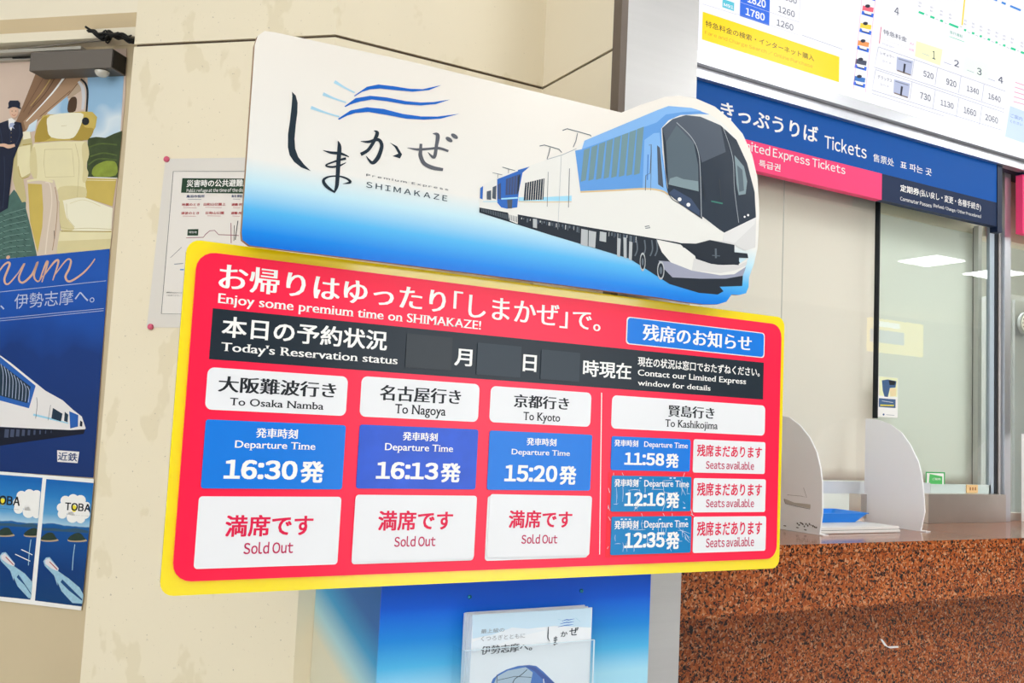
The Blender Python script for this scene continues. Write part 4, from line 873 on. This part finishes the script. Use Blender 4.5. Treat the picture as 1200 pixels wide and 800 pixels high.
# office behind
OFF = mat('office_wall', 'e2e4e0', .7)
structure(box('wall_office', (1.5, 4.2, 0), (9, 4.3, CZ), OFF))
structure(box('wall_office_side', (1.46, YG+.3, 0), (1.5, 4.2, CZ), OFF))
ceiling_lamp(2.6, 2.9, 1.2, .6, 'long unseen ceiling lamp added to light the ticket office'); ceiling_lamp(4.4, 2.9, 1.2, .6, 'square unseen ceiling lamp added to light the ticket office, farther right')  # unseen lamps, added to brighten the office and back-light the blinds
ZO = Z(1195, 380, 2.7)
cb_ = wz((1186, 345), 2.9)
o = box('office_cabinet', (cb_.x-.02, 2.9, 0), (cb_.x+.8, 3.3, cb_.z), mat('cabinet_grey', 'b6b8ba', .5)); tag(o, 'light grey office cabinet behind the round clock, right edge', 'cabinet')
box('door', (cb_.x+.0, 2.885, .1), (cb_.x+.37, 2.8995, cb_.z-.03), mat('cabinet_door', 'a9acae', .45), o)
c = wz((1203.5, 379), 2.84); R_ = 17.5*2.84/FPX*1.25
t = thing('round_clock', c, 'round white wall clock with grey rim, cut off at right edge', 'clock')
def disc(name, c, r, y0, y1, m, parent, k=32): 
    V = [(c.x+r*math.cos(2*math.pi*j/k), y, c.z+r*math.sin(2*math.pi*j/k)) for y in (y0, y1) for j in range(k)]
    return meshobj(name, V, [tuple(range(k)), tuple(range(k, 2*k))[::-1]]+[(j, (j+1) % k, k+(j+1) % k, k+j) for j in range(k)], m, parent)
disc('rim', c, R_, c.y, c.y+.015, mat('clock_rim', '9da0a2', .4), t); disc('dial', c, R_*.82, c.y-.002, c.y, mat('clock_dial', 'ecebe6', .4), t)
for k in range(12): an = k*math.pi/6; p_ = c+Vector((math.sin(an)*R_*.68, 0, math.cos(an)*R_*.68)); disc('hour_mark', p_, .003, c.y-.004, c.y-.0021, INK, t, 8)
box('hand', (c.x-.002, c.y-.006, c.z), (c.x+.002, c.y-.0045, c.z+R_*.55), INK, t); box('hand', (c.x, c.y-.0075, c.z-.002), (c.x+R_*.4, c.y-.0062, c.z+.002), INK, t)

# blue header band with its coloured strips
bandX = X(1168, 230, YI)
t = thing('ticket_sign', (PXR, YI, zsb), 'long blue Tickets header band with pink and navy strips over the window', 'sign')
BS = mat('sign_blue', '0a55a8', .45, spec=.12); PK = mat('sign_pink', 'ff4a80', .45, spec=.12); NVS = mat('sign_navy', '1a2c4e', .45, spec=.15)
box('blue_band', (PXR, YI, zpt), (bandX, YI+.028, zbt), BS, t)
xpn = X(1033.5, 220, YI)
box('pink_strip', (PXR, YI, zsb), (xpn-.0005, YI+.028, zpt-.0003), PK, t); box('navy_strip', (xpn, YI, zsb), (bandX, YI+.028, zpt-.0003), NVS, t)
box('end_strip', (bandX+.0002, YI-.003, zsb-.02), (X(1174.5, 230, YI-.003), YI+.028, zbt), NAVY, t)
a = Art(XP(YI), .0004); G = T(820, 90, 3.158)
a0_ = 0
TXT = [('きっぷうりば', G(78, 88), G(437, 246), WHITE, 0, .018),
('Tickets', G(462, 213), G(617, 304), WHITE, 0, .012),
('售票处', G(642, 283), G(718, 332), WHITE, 0, .004), ('표 파는 곳', G(742, 310), G(858, 368), WHITE, 0, .012),
('Limited Express Tickets', G(130, 226), G(538, 370), WHITE, 0, .01), ('特急券  특급권', G(108, 278), G(298, 352), WHITE, 0, .012),
('定期券', G(742, 397), G(812, 440), WHITE, 0, .02), ('(払い戻し・変更・各種手続き)', G(814, 414), G(1040, 499), WHITE, 0, .012),
('Commuter Passes', G(742, 443), G(858, 484), WHITE, 0, .01), ('(Refund/Change/Other Procedures)', G(864, 468), G(1041, 526), WHITE, 0, .01)]
lines(XP(YI), .0004, TXT, t)
t = thing('side_sign', (xp1, YI, zsb), 'pink header sign cut off at the right edge, past the steel post', 'sign')
zq1, zq0 = Z(1190, 202, YI), Z(1190, 271, YI)
box('pink_panel', (xp1+.004, YI, zq0), (XE, YI+.028, zq1), PK, t); box('frame', (xp1+.002, YI-.002, zq1+.0003), (XE, YI+.028, zq1+.006), NAVY, t)
# steel rails above the band
t = thing('header_rails', (PXR, 2.13, zbt), 'pair of long steel rails between lit fare panel and blue band', 'rail')
Y1, Y2 = 2.12, 2.14
zz = lambda y, Y: Z(1000, y, Y)
ZR = [zz(115, Y1), zz(127, Y1), zz(131, Y2), zz(142, Y2)]
box('upper_rail', (PXR-.0, Y1, ZR[1]), (XE, YG+.05, ZR[0]), ALU, t); box('gap_filler', (PXR, Y2+.02, ZR[2]), (XE, YG+.03, ZR[1]), NAVY, t)
box('lower_rail', (PXR, Y2, ZR[3]), (XE, YG+.03, ZR[2]), ALU, t); box('gap_filler', (PXR, YI+.012, zbt+.0003), (XE, YG+.03, ZR[3]-.0003), NAVY, t)
structure(box('wall_header', (PXR, YG+.052, zsb), (XE+3, YG+.12, CZ), CREAM_PLAIN))
structure(box('wall_base', (PXR, YK+.24, 0), (XE, YG+.2, zc-.03), CREAM_PLAIN))

# ------------------------------------------------------------------ backlit fare panel
YF = 2.12; fF = XP(YF)
t = thing('fare_panel', (PXR, YF, ZR[0]), 'backlit white fare table panel above the blue ticket band', 'sign')
em = lambda k, c, e=1.0: mat('lit_'+k, c, .3, emit=e)
LW = em('white', 'fbfbff', .93)
box('light_face', (PXR, YF, ZR[0]+.0005), (XE, YF+.06, ZR[0]+.62), LW, t)
box('housing', (PXR, YF+.0601, ZR[0]+.0005), (XE, YG+.05, ZR[0]+.63), FRW, t)
a = Art(fF, .0005); F1 = T(820, 0, 6); F2 = T(1000, 0, 5); F3 = T(1010, 0, 6.316)
LY = em('yellow', 'ffdc00'); LBL = em('blue', '2f6fe6'); LGY = em('grey', 'a9adb8'); LTX = em('text', '464e66'); LDK = em('dark', '4a3a20'); LTQ = em('turquoise', '5cc8dc'); LPK = em('pink', 'e890b0'); LGR = em('green', '12cf96'); LLB = em('paleblue', 'c8dcf8'); LPY = em('paleyellow', 'fafcc8'); LLG = em('lightgrey', 'b4b8c8')
a.rect(F1(20, 82), F1(978, 578), LY, 0)
a.text('特急料金の検索・インターネット購入', F1(40, 142), F1(802, 432), LDK, .0003, .004); a.text('Fare and Charge Search / Online Purchase', F1(36, 212), F1(792, 486), em('ochre', 'c89a10'), .0003, 0)
a.rect(F1(288, -160), F1(488, 182), LBL, 0)
a.text('1780', F1(322, 52), F1(455, 150), LW, .0003, .03); a.text('1820', F1(336, -42), F1(462, 60), LW, .0003, .03)
a.text('1260', F1(540, 134), F1(656, 218), LTX, .0003, .006); a.text('1260', F1(552, 40), F1(666, 124), LTX, .0003, .006); a.text('1330', F1(566, -52), F1(680, 30), LTX, .0003, .006)
a.stroke([F1(20, 28), F1(250, 100), F1(272, 102), F1(690, 246), F1(708, -40)], .25, LGY, .0002, 0); a.stroke([F1(492, 86), F1(696, 156)], .25, LGY, .0002, 0); a.stroke([F1(285, 16), F1(490, 86)], .25, LW, .0004, 0)
a.rect(F1(160, -8), F1(240, 78), LTQ, 0, 0); a.text('M91', F1(168, 20), F1(235, 66), LW, .0003, .02)
a.stroke([F1(720, 248), F1(1000, 346)], .5, LGY, .0002, 0)
# column of small vehicle pictures
LPKD = em('pinkline', 'e28ab4')
a.stroke([F2(52, -40), F2(0, 520), F2(70, 540), F2(130, -20)], .3, LPKD, .0002, 0)
for k, (cx, cy, c_) in enumerate(((85, 58, em('red', 'f06a80')), (72, 160, em('amber', 'f4d84a')), (58, 262, em('orange', 'ee9a5a')), (44, 370, LTX), (36, 470, em('midblue', '3a78c4')), (96, -40, LBL))):
    a.poly([F2(cx-34, cy+5), F2(cx+34, cy+24), F2(cx+30, cy+46), F2(cx-38, cy+26)], LBL, 0)
    a.poly([F2(cx-30, cy-26), F2(cx+34, cy-12), F2(cx+30, cy+14), F2(cx-34, cy+4)], c_, .0001)
    a.ell(F2(cx-2, cy-22), 3, 2, em('ink', '2c3040'), .0002, 10); a.poly([F2(cx-26, cy+2), F2(cx+22, cy+14), F2(cx+18, cy+34), F2(cx-20, cy+20)], LW, .0002); a.stroke([F2(cx-24, cy+22), F2(cx+20, cy+34)], 1, em('ink', ''), .0003, 0)
a.text('4', F2(240, 38), F2(266, 92), LTX, .0002, .004)
a.stroke([F2(162, 158), F2(152, 255)], .8, em('crimson', 'd84a78'), .0002, 0)
a.text('特急料金', F2(176, 170), F2(312, 248), LTX, .0002, .004); a.text('Limited Express', F2(172, 228), F2(308, 280), LGY, .0002); a.text('Charges', F2(170, 250), F2(238, 285), LGY, .0002)
a.text('大人', F2(330, 246), F2(356, 268), LPKD, .0002, .01); a.text('小児', F2(324, 280), F2(354, 304), LPKD, .0002, .01)
a.poly([F2(368, 240), F2(522, 290), F2(508, 385), F2(360, 330)], LPY, 0); a.poly([F2(655, 330), F2(800, 380), F2(790, 480), F2(640, 430)], em('palegreen', 'eef8f0'), 0)
for s_, x0, y0, x1, y1 in (('1', 462, 296, 480, 350), ('2', 590, 348, 618, 396), ('3', 724, 394, 750, 444), ('4', 848, 444, 876, 492)): a.text(s_, F2(x0, y0), F2(x1, y1), LTX, .0003, .012); a.stroke([F2(x0-60, y0+16), F2(x0-18, y0+32)], .7, LLG, .0003, 0)
for row, r_ in enumerate((((410, 412, 468, 466, '520'), (544, 458, 602, 514, '920'), (664, 500, 734, 556, '1340'), (790, 544, 862, 602, '1640')), ((390, 538, 452, 596, '730'), (510, 582, 586, 640, '1130'), (646, 624, 718, 684, '1660'), (772, 666, 846, 726, '2060')))):
    for x0, y0, x1, y1, s_ in r_: a.text(s_, F2(x0, y0), F2(x1, y1), LTX, .0003, .012)
for q in (((146, 275), (890, 535), (884, 640), (122, 394), (146, 275)), ((130, 408), (880, 658), (868, 762), (108, 528), (130, 408))): a.stroke(P(F2, *q), .6, LLG, .0002, 0)
for x, y in ((356, 350), (492, 400), (630, 446), (765, 494)): a.stroke(P(F2, (x, y), (x-14, y+98)), .6, LLG, .0002, 0); a.stroke(P(F2, (x-12, y+128), (x-28, y+238)), .6, LLG, .0002, 0)
for (x, y) in ((255, 332), (238, 464)):
    a.poly(P(F2, (x, y), (x+94, y+26), (x+82, y+112), (x-4, y+80)), em('seatpic', 'b8c0dc'), .0001); a.poly(P(F2, (x+40, y+40), (x+52, y+44), (x+44, y+100), (x+34, y+96)), em('ink', ''), .0002); a.stroke(P(F2, (x, y+80), (x+80, y+108)), 1.4, em('brownpic', '7a6a60'), .0002, 0)
    a.stroke(P(F2, (x+8, y+12), (x+84, y+36)), 1.2, em('greypic', '8088a0'), .0002, 0)
for s_, x0, y0, x1, y1 in (('レギュラー', 158, 300, 240, 346), ('シート', 170, 350, 222, 378), ('デラックス', 142, 436, 226, 486), ('シート', 156, 486, 208, 514)): a.text(s_, F2(x0, y0), F2(x1, y1), LTX, .0002, 0)
a.stroke(P(F2, (110, 548), (530, 680)), .4, LGY, .0002, 0)
for x0, x1 in ((382, 414), (450, 474), (508, 524), (560, 614), (648, 660), (694, 708), (740, 752), (786, 800), (832, 844), (876, 890), (922, 950), (980, 1000)):
    y = 70+(x0-382)*.392; a.stroke(P(F2, (x0, y), (x1, y+(x1-x0)*.4)), 2.4, LGR, .0002, 0); a.stroke(P(F2, (x1+8, y+14), (x1+22, y+20)), .5, LGY, .0002, 0)
    a.text('駅', F2(x0-2, y-40), F2(x0+14, y-24), LGY, .0002, 0); a.text('前', F2(x0, y-62), F2(x0+16, y-44), LGY, .0002, 0)
a.stroke(P(F2, (654, -30), (636, 148)), 1.5, LY, .0003, 0)
a.text('急行運転', F2(564, 178), F2(640, 224), em('greentext', '6fb8a0'), .0002, .004); a.stroke(P(F2, (562, 214), (650, 246)), .5, LGR, .0002, 0)
for x0, x1 in ((820, 842), (868, 892), (918, 980)): y = -6+(x0-820)*.42; a.stroke(P(F2, (x0, y), (x1, y+(x1-x0)*.42)), 2.4, em('lineblue', '3c8ce0'), .0002, 0)
a.poly(P(F2, (918, 620), (1100, 690), (1090, 870), (888, 800)), LLB, 0); a.text('ご案内', F2(920, 664), F2(990, 710), em('bluetext', '6a8ac0'), .0002, 0); a.text('ください', F2(918, 700), F2(990, 740), em('bluetext', ''), .0002, 0)
for k in range(5): a.stroke(P(F2, (948-k*3, 482+k*28), (1000, 500+k*28)), .8, LPK, .0002, 0)
a.build('lit_print', t)

# ------------------------------------------------------------------ things on the counter
PARTM = mat('divider_white', 'f6f6f6', .35)
def divider(px_, X_, label, flange_px):
    pts = [wx(p, X_) for p in px_]; V = [tuple(p) for p in pts]+[tuple(p+Vector((.005, 0, 0))) for p in pts]; n = len(pts)
    t = thing('counter_divider', (X_, pts[-1].y, zc), label, 'divider', 'white curved dividers on the granite counter')
    meshobj('plate', V, [tuple(range(n))[::-1], tuple(range(n, 2*n))]+[(i, (i+1) % n, n+(i+1) % n, n+i) for i in range(n)], PARTM, t)
    ys = [p.y for p in pts]; box('foot', (X_-.001, min(ys)-.006, zc+.0003), (X_+.022, max(ys), zc+.0035), PARTM, t); return t
X2 = wh((1085, 623.5), zc).x; X1 = wh((963, 627.5), zc).x
yb2 = wh((1085, 622), zc).y; 
def base_pts(X_, yf, yk): return [(yf, zc+.003), (yk, zc+.003)]
def px_of(P_): d = P_-EYE; z = d.dot(fw); return (600+FPX*d.dot(RT)/z, 400-FPX*d.dot(UP)/z)
def dv(curve, X_, yf, label):
    yk = YG-.02
    bx_ = px_of(Vector((X_, yk, zc+.1)))[0]; z0_ = wx(curve[0], X_).z; curve = [q for q in curve if q[0] > bx_+1.5]
    front = px_of(Vector((X_, yf, zc+.003))); back = px_of(Vector((X_, yk, zc+.003))); top = px_of(Vector((X_, yk, z0_)))
    return divider([top]+curve+[front, back], X_, label, None)
yf1 = wh((963, 627), zc).y
dv([(913, 486), (925, 489), (937, 498), (949, 513), (957, 530), (961.5, 549), (963.3, 565), (963.5, 600)], X1, yf1, 'white curved divider with scuffs, left, behind the red board edge')
yf2 = wh((1084.6, 622.5), zc).y
dv([(1021, 490.5), (1030, 492), (1043, 497), (1056, 506.5), (1066.5, 521), (1076, 541), (1080, 557), (1082, 576), (1083.5, 600)], X2, yf2, 'white curved divider right of the blue tray')
t3 = thing('counter_divider', (wz((1197, 560), YG-.02).x, YG-.02, zc), 'white divider at the right picture edge, past the steel post', 'divider', 'white curved dividers on the granite counter')
X3 = t3.location.x; zt3 = wz((1197, 508), YG-.02).z
prof3 = [(YG-.02, zc+.003), (YG-.02, zt3)]+[(YG-.02-.2*math.sin(q), zc+.003+(zt3-zc)*(.35+.65*math.cos(q))) for q in (.3, .6, .9, 1.2, 1.5)]+[(YG-.222, zc+.003)]
n = len(prof3); meshobj('plate', [(X3, y, z) for y, z in prof3]+[(X3+.005, y, z) for y, z in prof3], [tuple(range(n)), tuple(range(n, 2*n))[::-1]]+[(i, (i+1) % n, n+(i+1) % n, n+i) for i in range(n)], PARTM, t3)
box('foot', (X3-.001, YG-.228, zc+.0003), (X3+.022, YG-.02, zc+.003), PARTM, t3)
# scuffs on the left divider
a = Art(Frame((X1, 0, 0), (0, -1, 0), (-1, 0, 0)), .0006); K5 = T(880, 450, 3.75); SC_ = mat('scuff_dark', '5a5248', .7); SCL = mat('scuff_tape', 'c9c3b8', .5)
a.poly(P(K5, (146, 502), (190, 520), (262, 528), (262, 546), (200, 534), (150, 522)), SCL, 0); a.stroke(P(K5, (146, 505), (152, 524), (200, 536), (260, 548)), .5, SC_, .0002, 0)
a.stroke(P(K5, (232, 455), (246, 498), (225, 492), (160, 486)), .3, SC_, .0002, 0)
rr = random.Random(3)
for k in range(12): x = 205+k*7.6; y = 612+rr.uniform(-4, 12)+k*.8; a.ell(K5(x, y), 1.2*rr.uniform(.5, 1.4), .8, SC_, .0002, 8, rot=rr.uniform(0, 2))
for p_ in ((150, 622), (205, 630), (240, 640)): a.ell(K5(*p_), 1.8, .6, SC_, .0003, 8, rot=.2)
tag(a.build('scuff_mark'), 'dark scuffs and old tape on the left counter divider', 'scuff')
# mat stack (wide grey white coin mat) and blue tray
MATW = mat('tray_mat_white', 'e9e7e2', .5); MATG = mat('tray_mat_edge', '8e8b86', .6)
mf = wh((1000, 625), zc).y; mx0 = wh((950, 627), zc).x; mx1 = wh((1043, 622), zc).x
mx0 = X1+.026; mk = mf+.16
t = thing('counter_mat', ((mx0+mx1)/2, mf, zc), 'stack of thick white pads with grey edges under the blue tray', 'mat')
for k, (z0, z1) in enumerate(((.0008, .009), (.0105, .019))): box('pad', (mx0+.002*k, mf+.002*k, zc+z0), (mx1-.003*k, mk, zc+z1), MATW, t, .002)
box('pad_core', (mx0+.003, mf+.004, zc+.009), (mx1-.004, mk-.003, zc+.0105), MATG, t)
tz = zc+.0195
TRM = mat('tray_blue', '1f86e8', .3)
ty0 = wh((985, 612), tz).y+.005; tx1 = wh((1007, 612), tz).x; txr = wz((1018, 599), ty0-.012).x
bx0 = X1+.04; rim = .017
def loop(x0, y0, x1, y1, z, r, k=4): return [(u, v, z) for u, v in rrect(x0, y0, x1, y1, r, k)]
def lofts(name, loops, m, parent=None):
    k = len(loops[0]); V = [p for l in loops for p in l]
    F = [(i*k+j, i*k+(j+1) % k, (i+1)*k+(j+1) % k, (i+1)*k+j) for i in range(len(loops)-1) for j in range(k)]+[tuple(range(k))[::-1], tuple(range((len(loops)-1)*k, len(loops)*k))]
    return meshobj(name, V, F, m, parent)
th_ = .028; ty1 = ty0+.11
o = lofts('coin_tray', [loop(bx0, ty0, tx1, ty1, tz, .008), loop(bx0-rim, ty0-rim*.8, txr, ty1+rim, tz+th_, .012), loop(bx0-rim-.004, ty0-rim*.8-.004, txr+.004, ty1+rim+.004, tz+th_, .014), loop(bx0-rim-.004, ty0-rim*.8-.004, txr+.004, ty1+rim+.004, tz+th_+.002, .014), loop(bx0-rim+.002, ty0-rim*.8+.002, txr-.002, ty1+rim-.002, tz+th_+.002, .012), loop(bx0+.002, ty0+.002, tx1-.002, ty1-.002, tz+.002, .008)], TRM)
tag(o, 'bright blue plastic coin tray on the white pads between the dividers', 'tray')
# steel stop under the window, left of the middle divider
sb0 = wz((1010, 600), YG+.0); 
t = tag(box('steel_bracket', (X(1009, 590, YG-.03), YG-.03, zc+.0195), (X(1024, 590, YG-.03), YG+.02, Z(1018, 579, YG-.03)), STEELD, None, .001), 'small square steel box at the window foot beside the blue tray', 'bracket')
# stickers on the glass, socket on the rail
a = Art(XP(YG), .0012); J = T(990, 430, 4)
a.rect(J(155, 42), J(246, 238), WHITE, 0); a.rect(J(160, 44), J(244, 140), mat('sticker_pale_yellow', 'eef0c4', .4), .0002)
a.poly(P(J, (172, 62), (200, 58), (240, 66), (236, 96), (210, 98), (200, 140), (184, 138), (176, 110)), mat('sticker_navy', '44638c', .4), .0004); a.poly(P(J, (204, 62), (236, 66), (232, 84), (208, 84)), INK, .0005)
a.poly(P(J, (208, 100), (240, 98), (238, 135), (212, 138)), mat('sticker_skin', 'ecd9a8', .4), .0004)
a.rect(J(158, 145), J(236, 192), mat('sticker_navy', ''), .0004); a.stroke(P(J, (172, 158), (224, 166)), .5, WHITE, .0006, 0); a.stroke(P(J, (164, 178), (228, 180)), 1.4, mat('print_yellow_o', ''), .0006, 0)
a.ell(J(180, 222), 1.2, 1.2, mat('sticker_navy', ''), .0005, 8); a.stroke(P(J, (192, 223), (230, 226)), .6, mat('sticker_grey', 'a6aab0', .4), .0005, 0)
tag(a.build('glass_sticker'), 'upright white and yellow notice with navy figure on the glass at mullion foot', 'sticker')
a = Art(XP(YG), .0012)
a.rect(J(378, 490), J(468, 583), mat('sticker_green', '3fae5c', .4), 0); a.rect(J(383, 496), J(462, 576), WHITE, .0002); a.poly(P(J, (396, 500), (455, 512), (455, 550), (392, 546), (394, 520)), mat('sticker_green_light', '5ac46a', .4), .0004); a.text('ご案内', J(408, 518), J(446, 530), WHITE, .0006, .01); a.stroke(P(J, (392, 560), (445, 566)), .6, mat('sticker_green', ''), .0004, 0)
tag(a.build('glass_sticker'), 'small square green and white sticker right of the middle divider', 'sticker')
a = Art(XP(YG-.0045), 0.0); a.slab(K5(945, 441), K5(993, 478), mat('socket_beige', 'eec88e', .4), 0, .004, .002); ob = a.build('socket_plate')
a = Art(XP(YG-.0045), .0043); 
for x in (957, 968, 979): a.rect(K5(x, 452), K5(x+5, 466), mat('socket_hole', 'a05a2c', .5), 0)
a.build('socket_slots', ob); tag(ob, 'small beige orange socket plate on the rail at window foot', 'socket')

# ------------------------------------------------------------------ yellow sign across the concourse, seen mirrored in the glass
t = thing('yellow_sign', (11.8, -5.0, 3.1), 'yellow lit sign across the concourse, mirrored in the right window pane', 'sign')
box('light_face', (11.3, -5.04, 3.08), (12.4, -4.98, 3.19), em('signyellow', 'ffe030', 3), t) if 0 else box('light_face', (11.35, -5.04, 2.62), (12.55, -4.98, 3.12), em('signyellow', 'ffe030', 3.2), t)
box('blue_field', (11.35, -4.979, 2.76), (12.1, -4.975, 2.95), em('signblue', '5a7aa8', 2.5), t); box('white_field', (11.42, -4.979, 3.0), (12.0, -4.975, 3.08), em('signwhite', 'ffffff', 4), t)
